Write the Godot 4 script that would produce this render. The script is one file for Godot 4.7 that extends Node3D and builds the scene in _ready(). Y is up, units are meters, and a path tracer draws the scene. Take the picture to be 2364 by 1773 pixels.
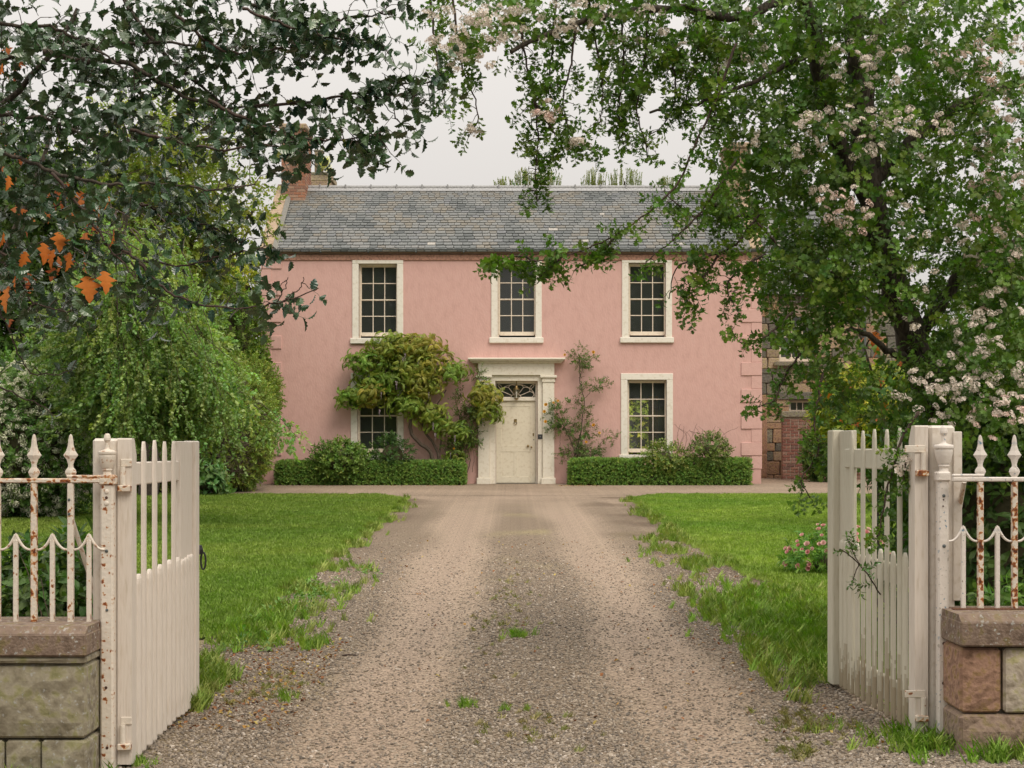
extends Node3D
# A pink two-storey house behind an open white picket gate, framed by a holly and a flowering hawthorn.
# Metres, y up, the camera looks along -z. "d" is the distance in front of the camera (d = -z).

const F := 3700.0        # focal length in pixels of the photograph, used to measure places from it
const EYE := 1.45
const HD := 40.2         # distance of the house front
const HS := F / HD       # pixels per metre on the house front

var R := RandomNumberGenerator.new()
var used := {}
var M := {}
var TX := {}
var nz := FastNoiseLite.new()

# ---------------------------------------------------------------- mesh building
class MB:
	var v := PackedVector3Array()
	var n := PackedVector3Array()
	var c := PackedColorArray()
	var col := Color(1, 1, 1)

	func tri(a: Vector3, b: Vector3, d: Vector3) -> void:
		var m := (d - a).cross(b - a).normalized()
		v.append(a); v.append(b); v.append(d)
		n.append(m); n.append(m); n.append(m)
		c.append(col); c.append(col); c.append(col)

	func quad(a: Vector3, b: Vector3, d: Vector3, e: Vector3) -> void:
		tri(a, b, d); tri(a, d, e)

	func face(p: Array, out: Vector3) -> void:
		var m: Vector3 = (p[2] - p[0]).cross(p[1] - p[0])
		var q: Array = p if m.dot(out) >= 0.0 else [p[0], p[3], p[2], p[1]] if p.size() == 4 else [p[0], p[2], p[1]]
		tri(q[0], q[1], q[2])
		if q.size() == 4:
			tri(q[0], q[2], q[3])

	func stri(a: Vector3, b: Vector3, d: Vector3, na: Vector3, nb: Vector3, nd: Vector3) -> void:
		v.append(a); v.append(b); v.append(d)
		n.append(na); n.append(nb); n.append(nd)
		c.append(col); c.append(col); c.append(col)

	func squad(a: Vector3, b: Vector3, d: Vector3, e: Vector3, na: Vector3, nb: Vector3, nd: Vector3, ne: Vector3) -> void:
		stri(a, b, d, na, nb, nd); stri(a, d, e, na, nd, ne)

	# a box with chamfered edges
	func box(lo: Vector3, hi: Vector3, bev := 0.0, xf := Transform3D.IDENTITY) -> void:
		var o := (lo + hi) * 0.5
		var h := (hi - lo) * 0.5
		var b := minf(bev, minf(h.x, minf(h.y, h.z)) * 0.9)
		var at := func(s: Vector3, ax: int) -> Vector3:
			return xf * (o + Vector3(s.x * (h.x - (0.0 if ax == 0 else b)), s.y * (h.y - (0.0 if ax == 1 else b)), s.z * (h.z - (0.0 if ax == 2 else b))))
		for ax in 3:
			for sg in [-1.0, 1.0]:
				var p := []
				for k in [[-1.0, -1.0], [1.0, -1.0], [1.0, 1.0], [-1.0, 1.0]]:
					var s := Vector3.ZERO
					s[ax] = sg; s[(ax + 1) % 3] = k[0]; s[(ax + 2) % 3] = k[1]
					p.append(at.call(s, ax))
				var out := Vector3.ZERO
				out[ax] = sg
				face(p, xf.basis * out)
		if b <= 0.0:
			return
		for ax in 3:
			var a1 := (ax + 1) % 3
			var a2 := (ax + 2) % 3
			for s1 in [-1.0, 1.0]:
				for s2 in [-1.0, 1.0]:
					var lo_s := Vector3.ZERO
					lo_s[a1] = s1; lo_s[a2] = s2
					var hi_s := lo_s
					lo_s[ax] = -1.0; hi_s[ax] = 1.0
					var out := lo_s
					out[ax] = 0.0
					face([at.call(lo_s, a1), at.call(hi_s, a1), at.call(hi_s, a2), at.call(lo_s, a2)], xf.basis * out)
		for sx in [-1.0, 1.0]:
			for sy in [-1.0, 1.0]:
				for sz in [-1.0, 1.0]:
					var s := Vector3(sx, sy, sz)
					face([at.call(s, 0), at.call(s, 1), at.call(s, 2)], xf.basis * s)

	func tube(p: PackedVector3Array, r: PackedFloat32Array, sides := 6, caps := true) -> void:
		if p.size() < 2:
			return
		var up := Vector3.UP
		var t0 := (p[1] - p[0]).normalized()
		if absf(t0.dot(up)) > 0.95:
			up = Vector3.RIGHT
		var u := up.cross(t0).normalized()
		var ring := []
		var rn := []
		for i in p.size():
			var t := (p[mini(i + 1, p.size() - 1)] - p[maxi(i - 1, 0)]).normalized()
			u = (u - t * u.dot(t)).normalized()
			var w := t.cross(u)
			var a := PackedVector3Array()
			var m := PackedVector3Array()
			for k in sides:
				var q := TAU * k / sides
				var dirn := u * cos(q) + w * sin(q)
				a.append(p[i] + dirn * r[mini(i, r.size() - 1)])
				m.append(dirn)
			ring.append(a)
			rn.append(m)
		for i in p.size() - 1:
			for k in sides:
				var j := (k + 1) % sides
				squad(ring[i][k], ring[i + 1][k], ring[i + 1][j], ring[i][j], rn[i][k], rn[i + 1][k], rn[i + 1][j], rn[i][j])
		if caps:
			for k in range(1, sides - 1):
				tri(ring[0][0], ring[0][k], ring[0][k + 1])
				var e: PackedVector3Array = ring[-1]
				tri(e[0], e[k + 1], e[k])

	func lathe(prof: Array, seg: int, o: Vector3) -> void:
		for i in prof.size() - 1:
			var a: Vector2 = prof[i]
			var b: Vector2 = prof[i + 1]
			var sl := Vector2(b.y - a.y, a.x - b.x).normalized()
			for k in seg:
				var q0 := TAU * k / seg
				var q1 := TAU * (k + 1) / seg
				var d0 := Vector3(cos(q0), 0, sin(q0))
				var d1 := Vector3(cos(q1), 0, sin(q1))
				var n0 := (d0 * sl.x + Vector3.UP * sl.y).normalized()
				var n1 := (d1 * sl.x + Vector3.UP * sl.y).normalized()
				squad(o + d0 * a.x + Vector3.UP * a.y, o + d1 * a.x + Vector3.UP * a.y, o + d1 * b.x + Vector3.UP * b.y, o + d0 * b.x + Vector3.UP * b.y, n0, n1, n1, n0)

	# a flat outline (x, y) pushed out from z0 to z1
	func prism(poly: PackedVector2Array, z0: float, z1: float, xf := Transform3D.IDENTITY) -> void:
		var ix := Geometry2D.triangulate_polygon(poly)
		for i in range(0, ix.size(), 3):
			for zz in [z0, z1]:
				var p := []
				for k in 3:
					p.append(xf * Vector3(poly[ix[i + k]].x, poly[ix[i + k]].y, zz))
				face(p, xf.basis * Vector3(0, 0, -1.0 if zz == minf(z0, z1) else 1.0))
		var ccw := not Geometry2D.is_polygon_clockwise(poly)
		for i in poly.size():
			var a := poly[i]
			var b := poly[(i + 1) % poly.size()]
			var o := Vector2(b.y - a.y, a.x - b.x) * (1.0 if ccw else -1.0)
			face([xf * Vector3(a.x, a.y, z0), xf * Vector3(b.x, b.y, z0), xf * Vector3(b.x, b.y, z1), xf * Vector3(a.x, a.y, z1)], xf.basis * Vector3(o.x, o.y, 0))

	# one leaf: stations (share of length, half width as share of length), folded along the midrib and drooping
	func leaf(base: Vector3, dirn: Vector3, nrm: Vector3, length: float, st: Array, fold: float, droop: float, wave := 0.0) -> void:
		var side := dirn.cross(nrm).normalized()
		var up := side.cross(dirn).normalized()
		var pm := PackedVector3Array()
		var pl := PackedVector3Array()
		var pr := PackedVector3Array()
		for i in st.size():
			var s: Vector2 = st[i]
			var m := base + dirn * s.x * length - up * droop * s.x * s.x * length
			var lift := up * (s.y * fold * length + wave * length * (1.0 if i % 2 == 1 else -0.3))
			pm.append(m)
			pl.append(m + side * s.y * length + lift)
			pr.append(m - side * s.y * length + lift)
		for i in st.size() - 1:
			if st[i].y > 0.0:
				tri(pm[i], pl[i], pl[i + 1]); tri(pm[i], pr[i + 1], pr[i])
			if st[i + 1].y > 0.0 or st[i].y <= 0.0:
				tri(pm[i], pl[i + 1], pm[i + 1]); tri(pm[i], pm[i + 1], pr[i + 1])
			else:
				tri(pm[i], pl[i], pm[i + 1]); tri(pm[i], pm[i + 1], pr[i])

	func mesh() -> ArrayMesh:
		var a := []
		a.resize(Mesh.ARRAY_MAX)
		a[Mesh.ARRAY_VERTEX] = v
		a[Mesh.ARRAY_NORMAL] = n
		a[Mesh.ARRAY_COLOR] = c
		var m := ArrayMesh.new()
		m.add_surface_from_arrays(Mesh.PRIMITIVE_TRIANGLES, a)
		return m

# ---------------------------------------------------------------- nodes
func numbered(s: String) -> String:
	used[s] = used.get(s, -1) + 1
	return s if used[s] == 0 else "%s_%03d" % [s, used[s]]

func thing(called: String, label: String, category: String, at_ := Vector3.ZERO, group := "") -> Node3D:
	var o := Node3D.new()
	o.name = numbered(called)
	add_child(o)
	o.position = at_
	o.set_meta("label", label)
	o.set_meta("category", category)
	if group:
		o.set_meta("group", group)
	return o

func put(called: String, m, mat: Material, parent: Node3D, xf := Transform3D.IDENTITY) -> MeshInstance3D:
	var o := MeshInstance3D.new()
	o.name = called
	o.mesh = m.mesh() if m is MB else m
	o.material_override = mat
	parent.add_child(o, true)
	o.transform = xf
	return o

func struct(called: String, m, mat: Material) -> MeshInstance3D:
	var o := put(numbered(called), m, mat, self)
	o.set_meta("kind", "structure")
	return o

# many copies of one mesh as one object
func scatter(called: String, m: Mesh, mat: Material, where: Array[Transform3D], tint: PackedColorArray, parent: Node3D, stuff := true) -> MultiMeshInstance3D:
	var mm := MultiMesh.new()
	mm.transform_format = MultiMesh.TRANSFORM_3D
	mm.use_colors = true
	mm.mesh = m
	mm.instance_count = where.size()
	for i in where.size():
		mm.set_instance_transform(i, where[i])
		mm.set_instance_color(i, tint[i])
	var o := MultiMeshInstance3D.new()
	o.name = called
	o.multimesh = mm
	o.material_override = mat
	parent.add_child(o, true)
	if stuff:
		o.set_meta("kind", "stuff")
	return o

# ---------------------------------------------------------------- measures
func at(px: float, py: float, d: float) -> Vector3:
	return Vector3((px - 1182.0) / F * d, EYE - (py - 1040.0) / F * d, -d)

func hx(px: float) -> float:
	return (px - 1182.0) / HS

func hy(py: float) -> float:
	return EYE - (py - 1040.0) / HS

func gy(x: float, d: float) -> float:
	var y := -0.02 if d < 9.0 else -0.02 + 0.0203 * (minf(d, 60.0) - 9.0)
	if absf(x) < 2.1 and d > 6.0 and d < 33.0:
		y += 0.02 * (loose(x, d) - 1.0) * (1.0 - smoothstep(1.6, 2.1, absf(x)))
	return y + 0.028 * clampf(x, 0.0, 2.6) * (1.0 - smoothstep(9.0, 17.0, d))

func gp(x: float, d: float, up := 0.0) -> Vector3:
	return Vector3(x, gy(x, d) + up, -d)

func rr(a: float, b: float) -> float:
	return R.randf_range(a, b)

func rdir() -> Vector3:
	var z := rr(-1, 1)
	var q := rr(0, TAU)
	var s := sqrt(1.0 - z * z)
	return Vector3(s * cos(q), z, s * sin(q))

# a turn that takes +y to dirn, with a roll
func grow(pos: Vector3, dirn: Vector3, roll: float, size: float) -> Transform3D:
	var y := dirn.normalized()
	var x := y.cross(Vector3.UP if absf(y.y) < 0.95 else Vector3.RIGHT).normalized()
	var z := x.cross(y)
	var b := Basis(x, y, z) * Basis(Vector3.UP, roll)
	return Transform3D(b.scaled(Vector3.ONE * size), pos) if false else Transform3D(Basis(b.x * size, b.y * size, b.z * size), pos)

func lin(r: float, g: float, b: float) -> Color:
	return Color(r, g, b).linear_to_srgb()

func smooth_path(p: Array, n: int) -> PackedVector3Array:
	var cv := Curve3D.new()
	for i in p.size():
		var a: Vector3 = p[maxi(i - 1, 0)]
		var b: Vector3 = p[mini(i + 1, p.size() - 1)]
		var t: Vector3 = (b - a) / 6.0
		cv.add_point(p[i], -t, t)
	var out := PackedVector3Array()
	var len_ := cv.get_baked_length()
	for i in n + 1:
		out.append(cv.sample_baked(len_ * i / n, true))
	return out

func taper(r0: float, r1: float, n: int) -> PackedFloat32Array:
	var a := PackedFloat32Array()
	for i in n + 1:
		a.append(lerpf(r0, r1, float(i) / n))
	return a

# ---------------------------------------------------------------- textures and materials
func tex(called: String, sd: int, freq: float, type: int, stops: Array, size := 512, oct := 4) -> ImageTexture:
	var f := FastNoiseLite.new()
	f.seed = sd
	f.frequency = freq
	f.noise_type = type
	f.fractal_octaves = oct
	if type == FastNoiseLite.TYPE_CELLULAR:
		f.fractal_type = FastNoiseLite.FRACTAL_NONE
		f.cellular_return_type = FastNoiseLite.RETURN_CELL_VALUE if oct == 0 else FastNoiseLite.RETURN_DISTANCE
	var im := f.get_seamless_image(size, size)
	im.convert(Image.FORMAT_L8)
	var src := im.get_data()
	var lut := PackedByteArray()
	for i in 256:
		var t := i / 255.0
		var c: Color = stops[-1][1]
		for k in stops.size() - 1:
			if t <= stops[k + 1][0]:
				var a: float = stops[k][0]
				c = (stops[k][1] as Color).lerp(stops[k + 1][1], clampf((t - a) / maxf(stops[k + 1][0] - a, 1e-4), 0, 1))
				break
		lut.append(int(clampf(c.r, 0, 1) * 255)); lut.append(int(clampf(c.g, 0, 1) * 255)); lut.append(int(clampf(c.b, 0, 1) * 255))
	var out := PackedByteArray()
	out.resize(src.size() * 3)
	for i in src.size():
		var k := src[i] * 3
		out[i * 3] = lut[k]; out[i * 3 + 1] = lut[k + 1]; out[i * 3 + 2] = lut[k + 2]
	TX[called] = ImageTexture.create_from_image(Image.create_from_data(size, size, false, Image.FORMAT_RGB8, out))
	return TX[called]

func g3(a: float) -> Color:
	return Color(a, a, a)

func mat(called: String, color: Color, rough := 0.8, o := {}) -> StandardMaterial3D:
	var m := StandardMaterial3D.new()
	m.resource_name = called
	m.albedo_color = color
	m.roughness = rough
	m.uv1_triplanar = true
	m.uv1_world_triplanar = o.get("world", true)
	var s: float = o.get("scale", 1.0)
	m.uv1_scale = o.get("scale3", Vector3(s, s, s))
	if o.has("tex"):
		m.albedo_texture = TX[o.tex]
	if o.has("bump"):
		m.heightmap_enabled = true
		m.heightmap_texture = TX[o.bump]
		m.heightmap_scale = o.get("depth", 0.3)
	if o.has("vc"):
		m.vertex_color_use_as_albedo = true
	if o.has("back"):
		m.backlight_enabled = true
		m.backlight = o.back
	if o.has("spec"):
		m.metallic_specular = o.spec
	if o.has("metal"):
		m.metallic = o.metal
	if o.has("mask"):
		m.detail_enabled = true
		m.detail_albedo = TX[o.over]
		m.detail_mask = TX[o.mask]
		m.detail_uv_layer = BaseMaterial3D.DETAIL_UV_1
	M[called] = m
	return m

func materials() -> void:
	var S := FastNoiseLite.TYPE_SIMPLEX_SMOOTH
	var C := FastNoiseLite.TYPE_CELLULAR
	tex("fine", 1, 0.03, S, [[0.0, g3(0.62)], [0.5, g3(0.9)], [1.0, g3(1.0)]])
	tex("soft", 2, 0.008, S, [[0.0, g3(0.8)], [0.35, g3(0.93)], [0.6, g3(1.0)], [1.0, g3(1.0)]])
	tex("grain_h", 3, 0.09, S, [[0.0, g3(0)], [1.0, g3(1)]], 512, 5)
	tex("lump_h", 4, 0.03, S, [[0.0, g3(0)], [1.0, g3(1)]], 512, 4)
	tex("cell_h", 5, 0.06, C, [[0.0, g3(1)], [0.6, g3(0.4)], [1.0, g3(0)]], 512, 1)
	tex("gravel", 6, 0.065, C, [[0.0, Color(0.52, 0.49, 0.46)], [0.2, Color(0.7, 0.67, 0.63)], [0.5, Color(0.88, 0.85, 0.81)], [0.75, Color(0.97, 0.93, 0.89)], [0.9, Color(1.0, 0.98, 0.95)], [1.0, Color(0.6, 0.57, 0.55)]], 1024, 0)
	tex("pink", 7, 0.012, S, [[0.0, Color(0.95, 0.945, 0.94)], [0.35, Color(0.985, 0.982, 0.98)], [0.7, Color(1, 1, 1)], [1.0, Color(0.99, 1, 1)]], 1024, 7)
	tex("paint", 8, 0.02, S, [[0.0, Color(0.9, 0.88, 0.84)], [0.3, Color(0.97, 0.965, 0.955)], [0.55, Color(1, 1, 1)], [1.0, Color(0.98, 0.98, 0.97)]], 512, 5)
	tex("rust_light", 9, 0.018, S, [[0.0, Color(0.42, 0.22, 0.1)], [0.2, Color(0.6, 0.33, 0.16)], [0.26, Color(0.86, 0.68, 0.5)], [0.31, Color(1, 0.99, 0.97)], [1.0, Color(0.97, 0.97, 0.96)]], 512, 6)
	tex("rust_heavy", 10, 0.014, S, [[0.0, Color(0.26, 0.13, 0.08)], [0.3, Color(0.48, 0.25, 0.12)], [0.44, Color(0.78, 0.5, 0.25)], [0.5, Color(0.95, 0.86, 0.74)], [0.55, Color(1, 0.98, 0.95)], [1.0, Color(0.93, 0.93, 0.92)]], 512, 6)
	tex("peel", 11, 0.02, S, [[0.0, Color(0.45, 0.62, 0.78)], [0.17, Color(0.6, 0.72, 0.82)], [0.19, Color(0.95, 0.93, 0.9)], [0.24, Color(1, 1, 1)], [0.8, Color(1, 1, 1)], [0.83, Color(0.62, 0.58, 0.52)], [1.0, Color(0.45, 0.42, 0.38)]], 512, 6)
	tex("stone", 12, 0.018, S, [[0.0, Color(0.66, 0.63, 0.58)], [0.3, Color(0.85, 0.82, 0.77)], [0.55, Color(0.98, 0.96, 0.92)], [0.75, Color(0.9, 0.9, 0.72)], [1.0, Color(0.75, 0.78, 0.55)]], 512, 6)
	tex("lichen", 13, 0.035, S, [[0.0, g3(0.78)], [0.5, Color(0.9, 0.88, 0.86)], [0.66, Color(1, 0.99, 0.96)], [0.72, Color(1.0, 1.0, 1.0)], [1.0, Color(1, 1, 1)]], 512, 5)
	tex("lichen_c", 13, 0.035, S, [[0.0, Color(0.62, 0.62, 0.6)], [1.0, Color(0.7, 0.7, 0.68)]], 64, 1)
	tex("lichen_m", 14, 0.045, S, [[0.0, g3(0)], [0.74, g3(0)], [0.8, g3(0.8)], [1.0, g3(1)]], 512, 6)
	tex("moss_c", 15, 0.03, S, [[0.0, Color(0.35, 0.33, 0.2)], [1.0, Color(0.45, 0.44, 0.26)]], 128, 3)
	tex("moss_m", 16, 0.012, S, [[0.0, g3(0)], [0.5, g3(0)], [0.62, g3(0.55)], [1.0, g3(0.9)]], 512, 6)
	tex("dirt_c", 17, 0.03, S, [[0.0, Color(0.36, 0.3, 0.22)], [1.0, Color(0.48, 0.41, 0.31)]], 128, 3)
	tex("dirt_m", 18, 0.02, S, [[0.0, g3(0.75)], [0.2, g3(0.5)], [0.3, g3(0.0)], [1.0, g3(0)]], 512, 6)
	tex("bark", 19, 0.03, S, [[0.0, g3(0.3)], [0.5, g3(0.75)], [1.0, g3(1.0)]], 256, 5)
	tex("turf", 20, 0.015, S, [[0.0, Color(0.7, 0.72, 0.6)], [0.5, Color(0.95, 0.96, 0.9)], [1.0, Color(1, 1, 1)]], 512, 6)

	mat("pink_wash", lin(0.62, 0.385, 0.345), 0.9, {"tex": "pink", "scale3": Vector3(0.4, 0.2, 0.4), "bump": "grain_h", "depth": 0.5})
	(M.pink_wash as StandardMaterial3D).heightmap_scale = 0.35
	mat("quoin_wash", lin(0.63, 0.395, 0.355), 0.9, {"tex": "pink", "scale": 0.5, "bump": "grain_h", "depth": 0.3})
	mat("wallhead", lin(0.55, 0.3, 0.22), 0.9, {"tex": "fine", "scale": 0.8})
	mat("cream_stone", lin(0.78, 0.74, 0.66), 0.75, {"tex": "paint", "scale": 0.7, "bump": "grain_h", "depth": 0.08})
	mat("sash_paint", lin(0.78, 0.68, 0.56), 0.5, {"tex": "paint", "scale": 1.1})
	mat("door_case", lin(0.76, 0.71, 0.61), 0.7, {"tex": "paint", "scale": 0.8, "bump": "grain_h", "depth": 0.05})
	mat("door_paint", lin(0.73, 0.67, 0.54), 0.45, {"tex": "paint", "scale": 0.9})
	mat("brass", lin(0.3, 0.22, 0.1), 0.35, {"metal": 0.9})
	mat("iron_dark", lin(0.02, 0.02, 0.022), 0.5)
	mat("slate_plate", lin(0.045, 0.045, 0.05), 0.4)
	mat("glass", Color(0.9, 0.95, 0.92, 0.04), 0.02).transparency = BaseMaterial3D.TRANSPARENCY_ALPHA
	mat("room", lin(0.15, 0.16, 0.11), 0.9)  # the dimness behind the window panes is put into this dark green tone
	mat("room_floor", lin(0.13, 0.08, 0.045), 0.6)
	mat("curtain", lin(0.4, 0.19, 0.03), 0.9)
	mat("gutter", lin(0.12, 0.14, 0.14), 0.5, {"tex": "fine", "scale": 1.0})
	mat("lead", lin(0.4, 0.4, 0.4), 0.6, {"tex": "fine", "scale": 1.0})
	mat("roof_deck", lin(0.05, 0.05, 0.05), 0.9)
	mat("mortar", lin(0.42, 0.34, 0.27), 0.95, {"tex": "fine", "scale": 1.5})
	mat("fillet", lin(0.3, 0.29, 0.26), 0.95, {"tex": "fine", "scale": 1.5})
	mat("skew_stone", lin(0.42, 0.33, 0.27), 0.95, {"tex": "stone", "scale": 0.9, "bump": "lump_h", "depth": 0.6})
	var sl := [[0.2, 0.21, 0.205], [0.165, 0.178, 0.175], [0.23, 0.232, 0.222], [0.12, 0.132, 0.13], [0.215, 0.202, 0.175], [0.24, 0.22, 0.182], [0.48, 0.45, 0.4], [0.185, 0.195, 0.2]]
	for i in sl.size():
		mat("slate%d" % i, lin(sl[i][0], sl[i][1], sl[i][2]), 0.62, {"tex": "fine", "scale": 1.6})
	mat("slate_mass", Color(1, 1, 1), 0.62, {"tex": "fine", "scale": 1.6, "vc": 1})
	var bk := [[0.5, 0.235, 0.14], [0.44, 0.2, 0.12], [0.52, 0.28, 0.18], [0.36, 0.19, 0.13], [0.48, 0.3, 0.21]]
	for i in bk.size():
		mat("chimney_brick%d" % i, lin(bk[i][0], bk[i][1], bk[i][2]), 0.95, {"tex": "fine", "scale": 2.5, "bump": "grain_h", "depth": 0.3})
	var wb := [[0.3, 0.13, 0.095], [0.26, 0.11, 0.085], [0.34, 0.17, 0.12], [0.22, 0.12, 0.1], [0.36, 0.21, 0.16]]
	for i in wb.size():
		mat("wall_brick%d" % i, lin(wb[i][0], wb[i][1], wb[i][2]), 0.95, {"tex": "fine", "scale": 2.5, "bump": "grain_h", "depth": 0.3})
	var ws := [[0.34, 0.29, 0.23], [0.42, 0.33, 0.26], [0.26, 0.25, 0.22], [0.17, 0.17, 0.165], [0.4, 0.27, 0.2], [0.47, 0.4, 0.32]]
	for i in ws.size():
		mat("wing_stone%d" % i, lin(ws[i][0], ws[i][1], ws[i][2]), 0.95, {"tex": "stone", "scale": 1.3, "bump": "lump_h", "depth": 0.8})
	mat("grey_wall_stone", lin(0.33, 0.31, 0.25), 0.95, {"tex": "stone", "scale": 1.1, "bump": "lump_h", "depth": 0.5, "mask": "lichen_m", "over": "lichen_c"})
	mat("brown_cope", lin(0.25, 0.19, 0.16), 0.95, {"tex": "stone", "scale": 1.2, "bump": "grain_h", "depth": 0.3, "mask": "lichen_m", "over": "lichen_c"})
	mat("red_stone", lin(0.38, 0.24, 0.185), 0.95, {"tex": "stone", "scale": 1.6, "bump": "lump_h", "depth": 0.6})
	mat("pale_stone", lin(0.54, 0.49, 0.44), 0.95, {"tex": "stone", "scale": 1.3, "bump": "lump_h", "depth": 0.5})
	mat("purple_stone", lin(0.33, 0.25, 0.21), 0.95, {"tex": "stone", "scale": 1.7, "bump": "lump_h", "depth": 0.6})
	mat("joint", lin(0.2, 0.17, 0.13), 1.0, {"tex": "fine", "scale": 3.0})
	mat("gate_white", lin(0.7, 0.63, 0.56), 0.55, {"tex": "paint", "scale3": Vector3(5.0, 0.5, 5.0), "bump": "lump_h", "depth": 0.12})
	mat("gate_soiled", lin(0.58, 0.55, 0.45), 0.6, {"tex": "paint", "scale3": Vector3(5.0, 0.5, 5.0), "bump": "lump_h", "depth": 0.12, "vc": 1})
	mat("post_white", lin(0.7, 0.64, 0.57), 0.55, {"tex": "paint", "scale": 1.9, "bump": "lump_h", "depth": 0.05})
	mat("iron_light", lin(0.72, 0.66, 0.59), 0.55, {"tex": "rust_light", "scale": 2.3, "bump": "lump_h", "depth": 0.15})
	mat("iron_rusty", lin(0.72, 0.66, 0.59), 0.65, {"tex": "rust_heavy", "scale": 2.6, "bump": "lump_h", "depth": 0.2})
	mat("iron_peel", lin(0.72, 0.66, 0.6), 0.55, {"tex": "peel", "scale": 2.4, "bump": "lump_h", "depth": 0.15})
	mat("bare_rust", lin(0.16, 0.07, 0.035), 0.85, {"tex": "fine", "scale": 6.0, "bump": "lump_h", "depth": 0.15})
	mat("rust_hole", lin(0.07, 0.03, 0.018), 0.9)
	mat("bark", lin(0.12, 0.095, 0.07), 0.95, {"tex": "bark", "scale3": Vector3(5, 1.6, 5), "bump": "bark", "depth": 1.2})
	mat("twig", lin(0.115, 0.07, 0.05), 0.8, {"tex": "bark", "scale": 6.0})
	mat("vine_wood", lin(0.2, 0.15, 0.11), 0.9, {"tex": "bark", "scale": 4.0})
	mat("gravel", Color(1, 1, 1), 0.95, {"tex": "gravel", "scale": 1.3, "bump": "cell_h", "depth": 0.8, "vc": 1})
	mat("soil", lin(0.1, 0.08, 0.05), 1.0, {"tex": "fine", "scale": 0.7, "bump": "lump_h", "depth": 1.5})
	mat("turf", Color(1, 1, 1), 1.0, {"tex": "turf", "scale": 0.35, "vc": 1})
	mat("blade", Color(1, 1, 1), 0.55, {"vc": 1, "back": Color(0.7, 0.8, 0.4)})
	mat("pebble", Color(1, 1, 1), 0.85, {"vc": 1})
	mat("leaf", Color(1, 1, 1), 0.5, {"vc": 1, "back": Color(0.75, 0.85, 0.4)})
	mat("leaf_thin", Color(1, 1, 1), 0.5, {"vc": 1, "back": Color(0.9, 0.95, 0.5)})
	mat("holly", Color(1, 1, 1), 0.24, {"vc": 1, "back": Color(0.25, 0.3, 0.1), "spec": 0.65})
	mat("petal", Color(1, 1, 1), 0.7, {"vc": 1, "back": Color(0.6, 0.6, 0.6)})
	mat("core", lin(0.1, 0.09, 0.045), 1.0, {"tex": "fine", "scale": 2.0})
	mat("dead_leaf", Color(1, 1, 1), 0.8, {"vc": 1, "back": Color(0.7, 0.5, 0.3)})

# ---------------------------------------------------------------- camera, sky, sun
func view_and_light() -> void:
	var cam := Camera3D.new()
	cam.name = "camera"
	cam.projection = Camera3D.PROJECTION_FRUSTUM
	cam.near = 0.1
	cam.far = 600.0
	cam.size = 0.1 * 1773.0 / F
	cam.frustum_offset = Vector2(0, 0.1 * 153.5 / F)
	cam.position = Vector3(0, EYE, 0)
	add_child(cam)
	cam.current = true
	var env := Environment.new()
	env.background_mode = Environment.BG_SKY
	env.tonemap_mode = Environment.TONE_MAPPER_LINEAR
	env.tonemap_exposure = 1.15
	env.sdfgi_enabled = true
	env.ssao_enabled = true
	env.ssil_enabled = true
	var sm := ProceduralSkyMaterial.new()
	sm.sky_horizon_color = Color(0.757, 0.742, 0.728)
	sm.sky_top_color = Color(1.45, 1.42, 1.385)
	sm.sky_curve = 1.3
	sm.ground_bottom_color = Color(0.25, 0.25, 0.2)
	sm.ground_horizon_color = Color(0.4, 0.4, 0.36)
	sm.sun_angle_max = 1.0
	var sky := Sky.new()
	sky.sky_material = sm
	env.sky = sky
	var we := WorldEnvironment.new()
	we.name = "world"
	we.environment = env
	add_child(we)
	var sun := DirectionalLight3D.new()
	sun.name = "sun"
	sun.light_energy = 0.5
	sun.light_color = Color(1.0, 0.95, 0.88)
	sun.light_angular_distance = 30.0
	sun.shadow_enabled = true
	sun.sky_mode = DirectionalLight3D.SKY_MODE_LIGHT_ONLY
	add_child(sun)
	sun.look_at_from_position(Vector3.ZERO, Vector3(-0.35, -0.75, -0.55), Vector3.UP)

# ---------------------------------------------------------------- ground
func grid_sheet(xs: Array, ds: Array, up: float, color: Callable, rim := 0.0) -> MB:
	var b := MB.new()
	var p := []
	var cc := []
	for i in ds.size():
		var row := PackedVector3Array()
		var crow := PackedColorArray()
		for k in xs.size():
			row.append(gp(xs[k], ds[i], up))
			crow.append(color.call(xs[k], ds[i]))
		p.append(row)
		cc.append(crow)
	var nn := Vector3(0, 1, 0.02).normalized()
	for i in ds.size() - 1:
		for k in xs.size() - 1:
			for t in [[0, 0, 1, 0, 1, 1], [0, 0, 1, 1, 0, 1]]:
				for q in 3:
					var a: int = i + t[q * 2]
					var e: int = k + t[q * 2 + 1]
					b.v.append(p[a][e]); b.n.append(nn); b.c.append(cc[a][e])
	return b

func steps(a: float, b: float, st: float) -> Array:
	var out := []
	var n := int(ceil(absf(b - a) / st))
	for i in n + 1:
		out.append(lerpf(a, b, float(i) / n))
	return out

# how loose and dark the gravel lies here: 0 on the wheel tracks, 1 between and beside them
func loose(x: float, d: float) -> float:
	var m := nz.get_noise_2d(x * 60.0, d * 12.0) * 0.7
	var track := minf(absf(x - 0.95), absf(x + 0.75))
	return clampf(smoothstep(0.18, 0.62, track + m * 0.4), 0, 1)

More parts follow.
